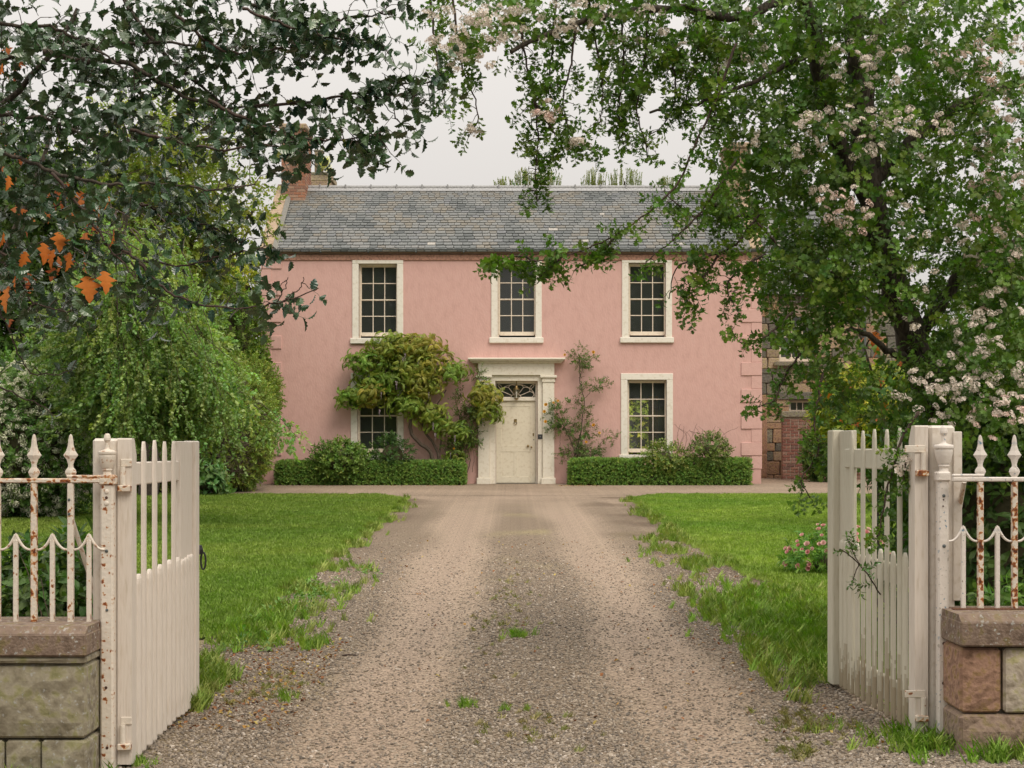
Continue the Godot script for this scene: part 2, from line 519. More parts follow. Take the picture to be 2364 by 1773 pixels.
func gravel_color(x: float, d: float) -> Color:
	var k := loose(x, d) if d < 33.0 else 0.25 + 0.5 * nz.get_noise_2d(x * 40.0, d * 40.0)
	if d > 28.0 and d < 33.0:
		k = lerpf(k, 0.25 + 0.5 * nz.get_noise_2d(x * 40.0, d * 40.0), (d - 28.0) / 5.0)
	var n := nz.get_noise_2d(x * 25.0 + 90, d * 25.0)
	var c := Color(0.42, 0.345, 0.275).lerp(Color(0.235, 0.19, 0.14), k * 0.85)
	c = c.lerp(Color(0.4, 0.36, 0.19), clampf(n * 1.2 - 0.2, 0, 0.5) * smoothstep(0.5, 1.0, k))
	# bare soil and leaf mould shows through in patches along both edges
	var verge := smoothstep(1.3, 2.2, absf(x) + n * 0.5)
	c = c.lerp(Color(0.15, 0.11, 0.075), verge * clampf(0.55 + 1.6 * nz.get_noise_2d(x * 55.0, d * 40.0 + 700.0), 0, 1) if d < 33.5 else 0.0)
	return c

func lawn_color(x: float, d: float) -> Color:
	var n := nz.get_noise_2d(x * 14.0, d * 14.0) + 0.5 * nz.get_noise_2d(x * 60.0, d * 60.0)
	return Color(0.225, 0.35, 0.05).lerp(Color(0.34, 0.43, 0.08), clampf(0.5 + n * 0.9, 0, 1))

# outline of the lawns beside the drive
func left_edge(d: float) -> float:
	return -2.15 + 0.12 * nz.get_noise_1d(d * 40.0) - 0.05 * smoothstep(13.0, 11.0, d)

func right_edge(d: float) -> float:
	return 2.4 + 0.14 * nz.get_noise_1d(d * 37.0 + 500.0) + 0.25 * smoothstep(17.5, 15.5, d) - 0.3 * smoothstep(15.0, 13.0, d)

func ground() -> void:
	struct("ground", grid_sheet([-160, -40, -14, -6, -2.6, 0.0, 2.6, 6, 14, 40, 160], [-80, 0, 6, 9, 11, 13, 15, 17, 25, 40, 60, 260], -0.03, func(_x, _d): return Color(1, 1, 1)), M.soil)
	struct("driveway", grid_sheet(steps(-2.7, 3.2, 0.12), steps(1.5, 34.4, 0.16), 0.0, gravel_color), M.gravel)
	struct("forecourt", grid_sheet(steps(-9.5, 14.5, 0.4), steps(34.0, 44.0, 0.4), 0.004, gravel_color), M.gravel)
	for side in [-1, 1]:
		var b := MB.new()
		var ds := steps(11.8 if side < 0 else 12.6, 34.2, 0.25)
		for i in ds.size() - 1:
			var xs := []
			for k in 15:
				xs.append(pow(k / 14.0, 1.7))
			for k in 14:
				var q := []
				for t in [[0, 0], [1, 0], [1, 1], [0, 1]]:
					var d: float = ds[i + t[0]]
					var e := left_edge(d) if side < 0 else right_edge(d)
					# the corner by the forecourt is rounded off
					var x: float = e + side * (xs[k + t[1]] * 17.0 + maxf(0.0, d - 32.6) * 0.5)
					# the turf ends in a low cut edge
					var p := gp(x, d, -0.035 if i + t[0] == 0 or k + t[1] == 0 else 0.03)
					q.append([p, lawn_color(x, d)])
				for t in [0, 1, 2, 0, 2, 3]:
					b.v.append(q[t][0]); b.n.append(Vector3.UP); b.c.append(q[t][1])
		struct("lawn", b, M.turf)

# ---------------------------------------------------------------- walls with openings
# front face at z0, back face at z1 (z1 < z0); openings as Rect2 (x, y, w, h)
func holed_wall(x0: float, x1: float, y0: float, y1: float, z0: float, z1: float, holes: Array) -> MB:
	var b := MB.new()
	var xs := [x0, x1]
	var ys := [y0, y1]
	for h: Rect2 in holes:
		xs.append_array([h.position.x, h.end.x])
		ys.append_array([h.position.y, h.end.y])
	xs.sort(); ys.sort()
	var open := func(i: int, k: int) -> bool:
		if i < 0 or k < 0 or i >= xs.size() - 1 or k >= ys.size() - 1:
			return true
		var m := Vector2((xs[i] + xs[i + 1]) * 0.5, (ys[k] + ys[k + 1]) * 0.5)
		for h: Rect2 in holes:
			if h.has_point(m):
				return true
		return false
	for i in xs.size() - 1:
		for k in ys.size() - 1:
			var a: float = xs[i]
			var e: float = xs[i + 1]
			var l: float = ys[k]
			var t: float = ys[k + 1]
			if e - a < 1e-5 or t - l < 1e-5 or open.call(i, k):
				continue
			b.face([Vector3(a, l, z0), Vector3(e, l, z0), Vector3(e, t, z0), Vector3(a, t, z0)], Vector3(0, 0, 1))
			b.face([Vector3(a, l, z1), Vector3(e, l, z1), Vector3(e, t, z1), Vector3(a, t, z1)], Vector3(0, 0, -1))
			if open.call(i - 1, k):
				b.face([Vector3(a, l, z0), Vector3(a, t, z0), Vector3(a, t, z1), Vector3(a, l, z1)], Vector3(-1, 0, 0))
			if open.call(i + 1, k):
				b.face([Vector3(e, l, z0), Vector3(e, t, z0), Vector3(e, t, z1), Vector3(e, l, z1)], Vector3(1, 0, 0))
			if open.call(i, k - 1):
				b.face([Vector3(a, l, z0), Vector3(e, l, z0), Vector3(e, l, z1), Vector3(a, l, z1)], Vector3(0, -1, 0))
			if open.call(i, k + 1):
				b.face([Vector3(a, t, z0), Vector3(e, t, z0), Vector3(e, t, z1), Vector3(a, t, z1)], Vector3(0, 1, 0))
	return b

func bx(lo: Vector3, hi: Vector3, bev := 0.0) -> MB:
	var b := MB.new()
	b.box(lo, hi, bev)
	return b

# an old pane, never quite true to its neighbours
func pane(parent: Node3D, x0: float, x1: float, y0: float, y1: float, z: float, tilt := 0.006) -> void:
	var b := MB.new()
	var w := (x1 - x0) * 0.5
	var h := (y1 - y0) * 0.5
	b.quad(Vector3(-w, -h, 0), Vector3(-w, h, 0), Vector3(w, h, 0), Vector3(w, -h, 0))
	put("pane", b, M.glass, parent, Transform3D(Basis.from_euler(Vector3(rr(-tilt, tilt), rr(-tilt, tilt), 0)), Vector3((x0 + x1) * 0.5, (y0 + y1) * 0.5, z)))

# a twelve-pane sash window in a raised cream surround; measures in photograph pixels on the house front
func sash_window(house: Node3D, l: float, t: float, w: float, big: float) -> Rect2:
	var zf := -HD
	var x0 := hx(l)
	var x1 := hx(l + w)
	var yt := hy(t)
	var il := hx(l + 15.0)
	var ir := hx(l + w - 14.5)
	var it := hy(t + 15.0)
	var st := hy(t + 186.7 + big)
	var sb := hy(t + 199.7 + big)
	var b := MB.new()
	b.box(Vector3(x0, it, zf - 0.1), Vector3(x1, yt, zf + 0.03), 0.008)
	b.box(Vector3(x0, st, zf - 0.1), Vector3(il, it - 0.001, zf + 0.028), 0.008)
	b.box(Vector3(ir, st, zf - 0.1), Vector3(x1, it - 0.001, zf + 0.028), 0.008)
	var win := put("window", b, M.cream_stone, house)
	put("sill", bx(Vector3(hx(l - 4.5), sb, zf - 0.2), Vector3(hx(l + w + 4), st, zf + 0.07), 0.012), M.cream_stone, win)
	var zs := zf - 0.1
	var gl := hx(l + 20.3)
	var gr := hx(l + w - 17.5)
	var gt := hy(t + 20.3)
	var gb := hy(t + 173.0 + big)
	var mr := (gt + gb) * 0.5 - 0.01
	var fr := MB.new()
	fr.box(Vector3(il, st, zs - 0.14), Vector3(gl - 0.02, it, zs), 0.004)
	fr.box(Vector3(gr + 0.02, st, zs - 0.14), Vector3(ir, it, zs), 0.004)
	fr.box(Vector3(gl - 0.02, gt + 0.015, zs - 0.14), Vector3(gr + 0.02, it, zs), 0.004)
	put("frame", fr, M.sash_paint, win)
	for half in 2:
		var z := zs - 0.03 - (0.045 if half == 0 else 0.0)
		var a := mr if half == 0 else gb
		var e := gt if half == 0 else mr
		var s := MB.new()
		s.box(Vector3(gl - 0.022, a - (0.02 if half == 0 else 0.07), z - 0.04), Vector3(gl, e + 0.018, z), 0.003)
		s.box(Vector3(gr, a - (0.02 if half == 0 else 0.07), z - 0.04), Vector3(gr + 0.022, e + 0.018, z), 0.003)
		s.box(Vector3(gl, e - 0.012, z - 0.04), Vector3(gr, e + 0.018, z), 0.003)
		s.box(Vector3(gl, a - (0.02 if half == 0 else 0.09), z - 0.04), Vector3(gr, a + 0.004, z), 0.003)
		var bars := []
		for k in 2:
			bars.append(lerpf(gl, gr, (k + 1) / 3.0))
			s.box(Vector3(bars[k] - 0.011, a, z - 0.03), Vector3(bars[k] + 0.011, e, z - 0.002), 0.004)
		var hm := (a + e) * 0.5
		s.box(Vector3(gl, hm - 0.011, z - 0.029), Vector3(gr, hm + 0.011, z - 0.003), 0.004)
		put("sash", s, M.sash_paint, win)
		var xs := [gl, bars[0], bars[1], gr]
		for i in 3:
			for k in 2:
				pane(win, xs[i], xs[i + 1], [a, hm][k], [hm, e][k], z - 0.018)
	return Rect2(il, st - 0.02, ir - il, it - st + 0.02)

# slates between two rakes; returns [transform, width, course] for each
func slate_rows(x0: float, x1: float, eave: Vector2, ridge: Vector2, first: float, last: float) -> Array:
	var out := []
	var run := ridge - eave          # (depth, height)
	var length := run.length()
	var pitch := atan2(run.y, run.x)
	var s := 0.0
	var row := 0
	while s < length - 0.03:
		var e := lerpf(first, last, s / length)
		var x := x0 - rr(0.0, 0.18)
		while x < x1:
			var w := rr(0.15, 0.27) * lerpf(1.05, 0.8, s / length)
			var l := maxf(x, x0)
			var r := minf(x + w - 0.011, x1)
			if r - l > 0.06:
				var q := s + rr(-0.006, 0.006)
				var d: float = eave.x + cos(pitch) * q
				var y: float = eave.y + sin(pitch) * q
				# local: x across, y up the slope, z out of the roof
				var up := Vector3(0, sin(pitch), -cos(pitch))
				var nrm := Vector3(0, cos(pitch), sin(pitch))
				var bas := Basis(Vector3.RIGHT, up, nrm) * Basis(Vector3.RIGHT, -0.13 + rr(-0.035, 0.035)) * Basis(Vector3.BACK, rr(-0.012, 0.012))
				out.append([Transform3D(bas, Vector3((l + r) * 0.5, y, -d)), r - l, row, e])
			x += w
		s += e
		row += 1
	return out

func slate_shape(b: MB, w: float, h: float, k: int, xf: Transform3D) -> void:
	var c: float = [0.012, 0.03, 0.02, 0.008][k % 4]
	var c2: float = [0.02, 0.01, 0.035, 0.012][k % 4]
	b.prism(PackedVector2Array([Vector2(-w / 2 + c, -0.01), Vector2(w / 2 - c2, -0.006), Vector2(w / 2, c2), Vector2(w / 2, h), Vector2(-w / 2, h), Vector2(-w / 2, c)]), 0.0, 0.026, xf)

func slate_tone(x: float, row: int) -> int:
	var n := nz.get_noise_2d(x * 90.0 + 300.0, row * 8.0) + 0.25 * nz.get_noise_2d(x * 400.0, row * 90.0)
	if R.randf() < 0.006:
		return 6
	if n > 0.22:
		return [5, 4, 2][R.randi() % 3]
	if n > 0.05:
		return [4, 2, 0, 2][R.randi() % 4]
	if n < -0.22:
		return [3, 1, 1][R.randi() % 3]
	return [0, 1, 2, 7, 0][R.randi() % 5]

func lay_slates(parent: Node3D, rows: Array, most: int) -> void:
	var rest := MB.new()
	for i in rows.size():
		var s: Array = rows[i]
		var tone := slate_tone(s[0].origin.x, s[2])
		if i < most:
			var b := MB.new()
			slate_shape(b, s[1], s[3] + 0.07, R.randi() % 4, Transform3D.IDENTITY)
			put("slate", b, M["slate%d" % tone], parent, s[0])
		else:
			rest.col = (M["slate%d" % tone] as StandardMaterial3D).albedo_color.srgb_to_linear()
			slate_shape(rest, s[1], s[3] + 0.07, R.randi() % 4, s[0])
	if rest.v.size():
		put("upper_slates", rest, M.slate_mass, parent).set_meta("kind", "stuff")

# rough blocks that fill a rectangle in courses; holes are left out
func block_courses(x0: float, x1: float, y0: float, y1: float, hmin: float, hmax: float, wmin: float, wmax: float, holes: Array) -> Array:
	var out := []
	var y := y0
	while y < y1 - 0.02:
		var h := rr(hmin, hmax)
		if y + h > y1 - hmin * 0.6:
			h = y1 - y
		var spans := [[x0, x1]]
		for q: Rect2 in holes:
			if q.position.y < y + h - 0.01 and q.end.y > y + 0.01:
				var nx := []
				for s in spans:
					if q.position.x > s[0]:
						nx.append([s[0], minf(s[1], q.position.x)])
					if q.end.x < s[1]:
						nx.append([maxf(s[0], q.end.x), s[1]])
				spans = nx
		for s in spans:
			var x: float = s[0]
			while x < s[1] - 0.02:
				var w := rr(wmin, wmax)
				if x + w > s[1] - wmin * 0.6:
					w = s[1] - x
				out.append(Rect2(x, y, w, h))
				x += w
		y += h
	return out

# unit blocks with worn edges, shared and scaled
var UNIT := []
func unit_blocks() -> void:
	for k in 4:
		var b := MB.new()
		b.box(Vector3(-0.5, -0.5, -0.5), Vector3(0.5, 0.5, 0.5), 0.06)
		var jit := {}
		for i in b.v.size():
			var key := Vector3i((b.v[i] * 1000.0).round())
			if not jit.has(key):
				jit[key] = Vector3(rr(-1, 1), rr(-1, 1), rr(-1, 1)) * 0.025
			b.v[i] += jit[key]
		UNIT.append(b.mesh())

func block(called: String, parent: Node3D, m: Material, c: Vector3, size: Vector3) -> MeshInstance3D:
	return put(called, UNIT[R.randi() % 4], m, parent, Transform3D(Basis.from_scale(size), c))

# ---------------------------------------------------------------- the pink house
func house() -> void:
	var g0 := gy(0, HD)
	var h := thing("house", "two-storey pink washed house with slate roof and cream window surrounds", "house", Vector3.ZERO)
	var xl := hx(604.0)
	var xr := hx(1757.0)
	var eave := 6.43
	var back := -46.4
	var holes := []
	for w in [[813.3, 594.0, 117.7, 0.0], [1134.0, 592.5, 116.7, 0.0], [1435.8, 592.0, 115.6, 0.0], [810.0, 861.0, 122.0, 2.0], [1433.3, 862.0, 120.1, 1.0]]:
		holes.append(sash_window(h, w[0], w[1], w[2], w[3]))
	var dl := hx(1143.2)
	var dr := hx(1241.4)
	var dt := hy(879.5)
	holes.append(Rect2(dl, g0 - 0.1, dr - dl, dt - g0 + 0.1))
	put("wall", holed_wall(xl, xr, g0 - 0.2, eave, -HD, -HD - 0.5, holes), M.pink_wash, h)
	# the far wall has a window that one looks through from the front
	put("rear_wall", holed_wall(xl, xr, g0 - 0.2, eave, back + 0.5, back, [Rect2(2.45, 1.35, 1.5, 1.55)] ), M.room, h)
	var rd := 43.3
	var ry := EYE + (1040.0 - 433.0) / F * rd
	for s in [[xl, xl + 0.5], [xr - 0.5, xr]]:
		var b := MB.new()
		# outline in (depth, height), pushed along x
		b.prism(PackedVector2Array([Vector2(HD + 0.5, g0 - 0.2), Vector2(HD + 0.5, eave), Vector2(rd, ry - 0.06), Vector2(46.4 - 0.5, eave), Vector2(46.4 - 0.5, g0 - 0.2)]), s[0], s[1], Transform3D(Basis(Vector3(0, 0, -1), Vector3(0, 1, 0), Vector3(1, 0, 0)), Vector3.ZERO))
		put("gable", b, M.pink_wash, h)
	# rooms
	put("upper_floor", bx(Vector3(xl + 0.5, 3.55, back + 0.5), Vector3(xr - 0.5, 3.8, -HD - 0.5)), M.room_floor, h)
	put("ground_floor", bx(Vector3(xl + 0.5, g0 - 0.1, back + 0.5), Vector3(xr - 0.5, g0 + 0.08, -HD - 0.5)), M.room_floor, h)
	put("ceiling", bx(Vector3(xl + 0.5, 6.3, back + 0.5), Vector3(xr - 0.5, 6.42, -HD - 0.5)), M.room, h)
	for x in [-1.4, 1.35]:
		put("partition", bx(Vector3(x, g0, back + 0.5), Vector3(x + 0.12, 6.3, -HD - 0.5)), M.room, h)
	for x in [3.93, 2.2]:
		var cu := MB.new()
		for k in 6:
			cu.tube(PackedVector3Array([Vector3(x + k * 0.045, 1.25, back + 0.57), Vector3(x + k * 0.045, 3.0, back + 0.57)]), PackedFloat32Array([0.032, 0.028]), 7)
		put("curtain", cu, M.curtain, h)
	# quoins: long and short in turn up each corner
	for side in [-1, 1]:
		var x_edge := xl if side < 0 else xr
		for k in 17:
			var yb := hy(1082.5) + k * 0.3345
			var long := k % 2 == 1
			var w := 0.5 if long else 0.245
			var top := minf(yb + 0.33, 6.27)
			if top - yb < 0.1:
				continue
			var q := MB.new()
			var lo := Vector3(x_edge - (w if side > 0 else 0.02), yb, -HD - 0.3)
			var hi := Vector3(x_edge + (0.02 if side > 0 else w), top, -HD + (0.03 if long else 0.016))
			q.box(lo, hi, 0.008)
			put("quoin", q, M.quoin_wash, h)
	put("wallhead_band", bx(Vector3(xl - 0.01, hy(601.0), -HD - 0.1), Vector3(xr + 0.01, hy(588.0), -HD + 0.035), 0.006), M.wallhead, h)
	# roof
	var roof := MB.new()
	for s in [[Vector2(HD - 0.02, eave - 0.06), Vector2(rd, ry - 0.1)], [Vector2(46.5, eave), Vector2(rd, ry - 0.1)]]:
		roof.quad(Vector3(xl + 0.2, s[0].y, -s[0].x), Vector3(xr - 0.2, s[0].y, -s[0].x), Vector3(xr - 0.2, s[1].y, -s[1].x), Vector3(xl + 0.2, s[1].y, -s[1].x))
	var rf := put("roof", roof, M.roof_deck, h)
	lay_slates(rf, slate_rows(xl + 0.33, xr - 0.33, Vector2(HD - 0.16, eave - 0.01), Vector2(rd, ry - 0.03), 0.18, 0.125), 290)
	var ridge := MB.new()
	ridge.tube(PackedVector3Array([Vector3(xl + 0.7, ry, -rd), Vector3(xr - 0.7, ry, -rd)]), PackedFloat32Array([0.06, 0.06]), 8)
	for k in 2:
		ridge.quad(Vector3(xl + 0.7, ry + 0.02, -rd), Vector3(xr - 0.7, ry + 0.02, -rd), Vector3(xr - 0.7, ry - 0.12, -rd + [0.2, -0.2][k]), Vector3(xl + 0.7, ry - 0.12, -rd + [0.2, -0.2][k]))
	put("ridge", ridge, M.lead, rf)
	for k in 16:
		var x := lerpf(xl + 1.1, xr - 1.1, k / 15.0)
		put("ridge_clip", bx(Vector3(x - 0.02, ry - 0.1, -rd - 0.07), Vector3(x + 0.02, ry + 0.075, -rd + 0.1), 0.01), M.lead, rf)
	var gut := MB.new()
	for k in 8:
		var a0 := PI + PI * k / 8.0
		var a1 := PI + PI * (k + 1) / 8.0
		var p0 := Vector3(0, 6.475 + sin(a0) * 0.062, -HD + 0.1 + cos(a0) * 0.062)
		var p1 := Vector3(0, 6.475 + sin(a1) * 0.062, -HD + 0.1 + cos(a1) * 0.062)
		gut.quad(p0 + Vector3(xl - 0.05, 0, 0), p1 + Vector3(xl - 0.05, 0, 0), p1 + Vector3(xr + 0.05, 0, 0), p0 + Vector3(xr + 0.05, 0, 0))
	gut.tube(PackedVector3Array([Vector3(xl - 0.05, 6.478, -HD + 0.165), Vector3(xr + 0.05, 6.478, -HD + 0.165)]), PackedFloat32Array([0.009, 0.009]), 5)
	put("gutter", gut, M.gutter, h)
	for k in 11:
		var x := lerpf(xl + 0.3, xr - 0.3, k / 10.0)
		put("gutter_joint", bx(Vector3(x - 0.02, 6.4, -HD + 0.02), Vector3(x + 0.02, 6.48, -HD + 0.175), 0.006), M.gutter, h)
	# stone copes on the gables
	var sl := Vector3(0, ry - eave, -(rd - HD + 0.1)).normalized()
	var nrm := Vector3(0, -sl.z, sl.y)
	for side in [-1, 1]:
		var x_in := xl if side < 0 else xr
		var total := Vector2(rd - HD + 0.1, ry - eave).length()
		var cuts := [0.0, 0.62, 1.75, 2.7, total - 0.02]
		for k in 4:
			var bas := Basis(Vector3.RIGHT, sl, nrm)
			var base: Vector3 = Vector3(x_in, eave - 0.02, -HD + 0.1) + sl * cuts[k]
			var q := MB.new()
			q.box(Vector3(-0.03 if side < 0 else -0.3, 0.0, -0.1), Vector3(0.3 if side < 0 else 0.03, cuts[k + 1] - cuts[k] - 0.012, 0.13 + 0.01 * (k % 2)), 0.015, Transform3D(bas, base))
			put("cope_stone", q, M.skew_stone, h)
		var fi := MB.new()
		var b0 := Vector3(x_in - side * 0.3, eave + 0.04, -HD + 0.12)
		fi.prism(PackedVector2Array([Vector2(0, -0.05), Vector2(0.1, 0.0), Vector2(0.0, 0.1)]), 0.0, total - 0.2, Transform3D(Basis(Vector3(-side, 0, 0), nrm, sl), b0))
		put("mortar_fillet", fi, M.fillet, h)
	# chimneys
	for side in [-1, 1]:
		var x0 := -6.14 if side < 0 else 5.72
		var ctop := 10.0 if side < 0 else 9.5
		var tones := "chimney_brick" if side < 0 else "wing_stone"
		var ch := put("chimney", bx(Vector3(x0 + 0.02, 7.6, -43.9), Vector3(x0 + 0.62, ctop, -42.62)), M.mortar, h)
		var y := 8.02
		var row := 0
		while y < ctop - 0.02:
			var cuts := [0.0, 0.22, 0.44, 0.64] if row % 2 == 0 else [0.0, 0.11, 0.33, 0.55, 0.64]
			for i in cuts.size() - 1:
				block("brick", ch, M[tones + "%d" % ([0, 1, 2, 3, 4] if side < 0 else [1, 4, 5, 5, 1])[R.randi() % 5]], Vector3(x0 + (cuts[i] + cuts[i + 1]) * 0.5, y + 0.034, -42.66), Vector3(cuts[i + 1] - cuts[i] - 0.012, 0.066, 0.1))
			var dc := [0.11, 0.33, 0.55, 0.77, 0.99, 1.21, 1.28] if row % 2 == 0 else [0.06, 0.22, 0.44, 0.66, 0.88, 1.1, 1.28]
			for i in dc.size() - 1:
				var xs: float = x0 + (0.6 if side < 0 else 0.04)
				block("brick", ch, M[tones + "%d" % ([0, 1, 2, 3, 4] if side < 0 else [1, 4, 5, 5, 1])[R.randi() % 5]], Vector3(xs, y + 0.034, -42.62 - (dc[i] + dc[i + 1]) * 0.5), Vector3(0.08, 0.066, dc[i + 1] - dc[i] - 0.012))
			y += 0.078
			row += 1
		put("chimney_cope", bx(Vector3(x0 - 0.05, ctop - 0.01, -43.97), Vector3(x0 + 0.69, ctop + 0.14, -42.55), 0.03), M.skew_stone, h)
		put("chimney_base", bx(Vector3(x0 - 0.02, 7.3, -43.95), Vector3(x0 + 0.7, 8.05, -42.57), 0.03), M.fillet, h)
	door_case(h, g0, dl, dr, dt)

func door_case(h: Node3D, g0: float, dl: float, dr: float, dt: float) -> void:
	var z := -HD
	var dcase := MB.new()
	# frieze with its own step
	dcase.box(Vector3(hx(1103.9), hy(866.6), z - 0.05), Vector3(hx(1279.4), hy(838.5), z + 0.13), 0.006)
	dcase.box(Vector3(hx(1130.0), hy(879.5), z - 0.1), Vector3(hx(1252.6), hy(866.8), z + 0.06), 0.004)
	dcase.box(Vector3(hx(1130.0), g0, z - 0.1), Vector3(dl, hy(879.6), z + 0.06), 0.006)
	dcase.box(Vector3(dr, g0, z - 0.1), Vector3(hx(1252.6), hy(879.6), z + 0.06), 0.006)
	var dc := put("door_case", dcase, M.door_case, h)
	var co := MB.new()
	var lay := [[838.5, 835.2, 0.2, 8.0], [835.2, 831.6, 0.27, 4.0], [831.6, 827.4, 0.33, 0.0]]
	for k in 3:
		co.box(Vector3(hx(1081.0 + lay[k][3]), hy(lay[k][0]) - 0.001, z - 0.05), Vector3(hx(1304.3 - lay[k][3]), hy(lay[k][1]), z + lay[k][2]), 0.01)
	put("cornice", co, M.door_case, dc)
	for s in [[1103.9, 1130.0], [1252.6, 1279.4]]:
		var p := MB.new()
		p.box(Vector3(hx(s[0]), hy(1103.0), z - 0.05), Vector3(hx(s[1]), hy(882.5), z + 0.12), 0.006)
		var pl := put("pilaster", p, M.door_case, dc)
		var cp := MB.new()
		cp.box(Vector3(hx(s[0] - 2), hy(882.5), z - 0.05), Vector3(hx(s[1] + 2), hy(878.5), z + 0.145), 0.006)
		cp.box(Vector3(hx(s[0] - 1), hy(878.5), z - 0.05), Vector3(hx(s[1] + 1), hy(873.0), z + 0.135), 0.006)
		cp.box(Vector3(hx(s[0] - 6), hy(873.0), z - 0.05), Vector3(hx(s[1] + 6), hy(866.8), z + 0.18), 0.014)
		put("capital", cp, M.door_case, pl)
		put("plinth", bx(Vector3(hx(s[0] - 3.5), g0 - 0.03, z - 0.05), Vector3(hx(s[1] + 3.0), hy(1103.0), z + 0.16), 0.012), M.door_case, pl)
	# door leaf of three boards with panels sunk so little that they hardly show
	var zd := z - 0.16
	var top := hy(925.6)
	var bot := hy(1115.0)
	var lf := MB.new()
	lf.box(Vector3(dl + 0.03, bot, zd - 0.05), Vector3(dr - 0.06, top, zd), 0.006)
	lf.box(Vector3(dl + 0.03, bot, zd), Vector3(dl + 0.16, top, zd + 0.008), 0.004)
	lf.box(Vector3(dr - 0.19, bot, zd), Vector3(dr - 0.06, top, zd + 0.008), 0.004)
	lf.box(Vector3(dl + 0.161, bot, zd), Vector3(dr - 0.191, bot + 0.16, zd + 0.008), 0.004)
	lf.box(Vector3(dl + 0.161, top - 0.14, zd), Vector3(dr - 0.191, top, zd + 0.008), 0.004)
	lf.box(Vector3(dl + 0.161, bot + 0.78, zd), Vector3(dr - 0.191, bot + 0.95, zd + 0.008), 0.004)
	var mid := (dl + dr) * 0.5 - 0.015
	lf.box(Vector3(mid - 0.05, bot + 0.161, zd), Vector3(mid + 0.05, bot + 0.779, zd + 0.008), 0.004)
	var door := put("door", lf, M.door_paint, h)
	var fr := MB.new()
	fr.box(Vector3(dl, g0, zd - 0.08), Vector3(dl + 0.028, dt, zd + 0.05), 0.004)
	fr.box(Vector3(dr - 0.055, g0, zd - 0.08), Vector3(dr, dt, zd + 0.05), 0.004)
	fr.box(Vector3(dl + 0.028, hy(925.0), zd - 0.08), Vector3(dr - 0.055, hy(917.0), zd + 0.06), 0.006)
	fr.box(Vector3(dl + 0.028, hy(885.0), zd - 0.08), Vector3(dr - 0.055, dt, zd + 0.05), 0.004)
	put("door_frame", fr, M.door_case, dc)
	put("threshold", bx(Vector3(dl, g0 - 0.05, zd - 0.1), Vector3(dr, bot - 0.012, z + 0.05), 0.01), M.wing_stone3, dc)
	var kn := MB.new()
	kn.box(Vector3(-0.035, 0.0, 0), Vector3(0.035, 0.075, 0.02), 0.008)
	var ringp := PackedVector3Array()
	for k in 15:
		ringp.append(Vector3(sin(TAU * k / 14.0) * 0.034, -0.02 + cos(TAU * k / 14.0) * 0.04, 0.02))
	kn.tube(ringp, PackedFloat32Array([0.008]), 6)
	put("knocker", kn, M.brass, door, Transform3D(Basis.IDENTITY, Vector3(hx(1190), hy(974), zd + 0.002)))
	for q in [[1219.0, 1029.5, 0.034], [1226.9, 1032.0, 0.024]]:
		var kb := MB.new()
		kb.lathe([Vector2(q[2] * 0.8, 0), Vector2(q[2] * 0.8, 0.006), Vector2(q[2] * 0.4, 0.01), Vector2(q[2] * 0.4, 0.025), Vector2(q[2], 0.04), Vector2(q[2] * 0.9, 0.055), Vector2(0.0, 0.064)], 12, Vector3.ZERO)
		put("knob", kb, M.brass, door, Transform3D(Basis(Vector3.RIGHT, PI / 2), Vector3(hx(q[0]), hy(q[1]), zd + 0.008)))
	put("lock_plate", bx(Vector3(-0.016, -0.035, 0), Vector3(0.016, 0.035, 0.012), 0.004), M.brass, door, Transform3D(Basis.IDENTITY, Vector3(hx(1231.5), hy(1003), zd + 0.008)))
	put("keyhole", bx(Vector3(-0.011, -0.011, 0), Vector3(0.011, 0.011, 0.008), 0.004), M.iron_dark, door, Transform3D(Basis.IDENTITY, Vector3(hx(1232.5), hy(1015), zd + 0.008)))
	var bell := put("bell_plate", bx(Vector3(hx(1241.6), hy(1013.8), z + 0.06), Vector3(hx(1252.4), hy(1002.8), z + 0.075), 0.004), M.slate_plate, dc)
	put("bell_push", bx(Vector3(hx(1245.8), hy(1009.2), z + 0.0752), Vector3(hx(1248.2), hy(1007.2), z + 0.083), 0.003), M.lead, bell)
	# fanlight
	var fl := MB.new()
	var x0 := hx(1146.4)
	var x1 := hx(1236.2)
	var y0 := hy(917.0)
	var y1 := hy(885.0)
	var cx := (x0 + x1) * 0.5
	var zb := zd + 0.0
	var rx := (x1 - x0) * 0.5 - 0.01
	var ryy := y1 - y0 - 0.015
	var arc := func(sc: float, a0: float, a1: float) -> PackedVector3Array:
		var p := PackedVector3Array()
		for k in 17:
			var a := lerpf(a0, a1, k / 16.0)
			p.append(Vector3(cx + cos(a) * rx * sc, y0 + sin(a) * ryy * sc, zb))
		return p
	var rad := PackedFloat32Array([0.0085])
	fl.tube(arc.call(1.0, 0.0, PI), rad, 5)
	fl.tube(arc.call(0.26, 0.0, PI), rad, 5)
	var an := [0.0, 0.55, 1.08, PI / 2, PI - 1.08, PI - 0.55, PI]
	for k in 7:
		var a: float = an[k]
		fl.tube(PackedVector3Array([Vector3(cx + cos(a) * rx * 0.26, y0 + sin(a) * ryy * 0.26 + 0.004, zb), Vector3(cx + cos(a) * rx * 0.84, y0 + sin(a) * ryy * 0.84 + 0.004, zb)]), rad, 5)
	for k in 6:
		var p := PackedVector3Array()
		for q in 9:
			var t := q / 8.0
			var a := lerpf(an[k], an[k + 1], t)
			var sc := 0.84 + 0.13 * sin(PI * t)
			p.append(Vector3(cx + cos(a) * rx * sc, y0 + sin(a) * ryy * sc + 0.004, zb))
		fl.tube(p, rad, 5)
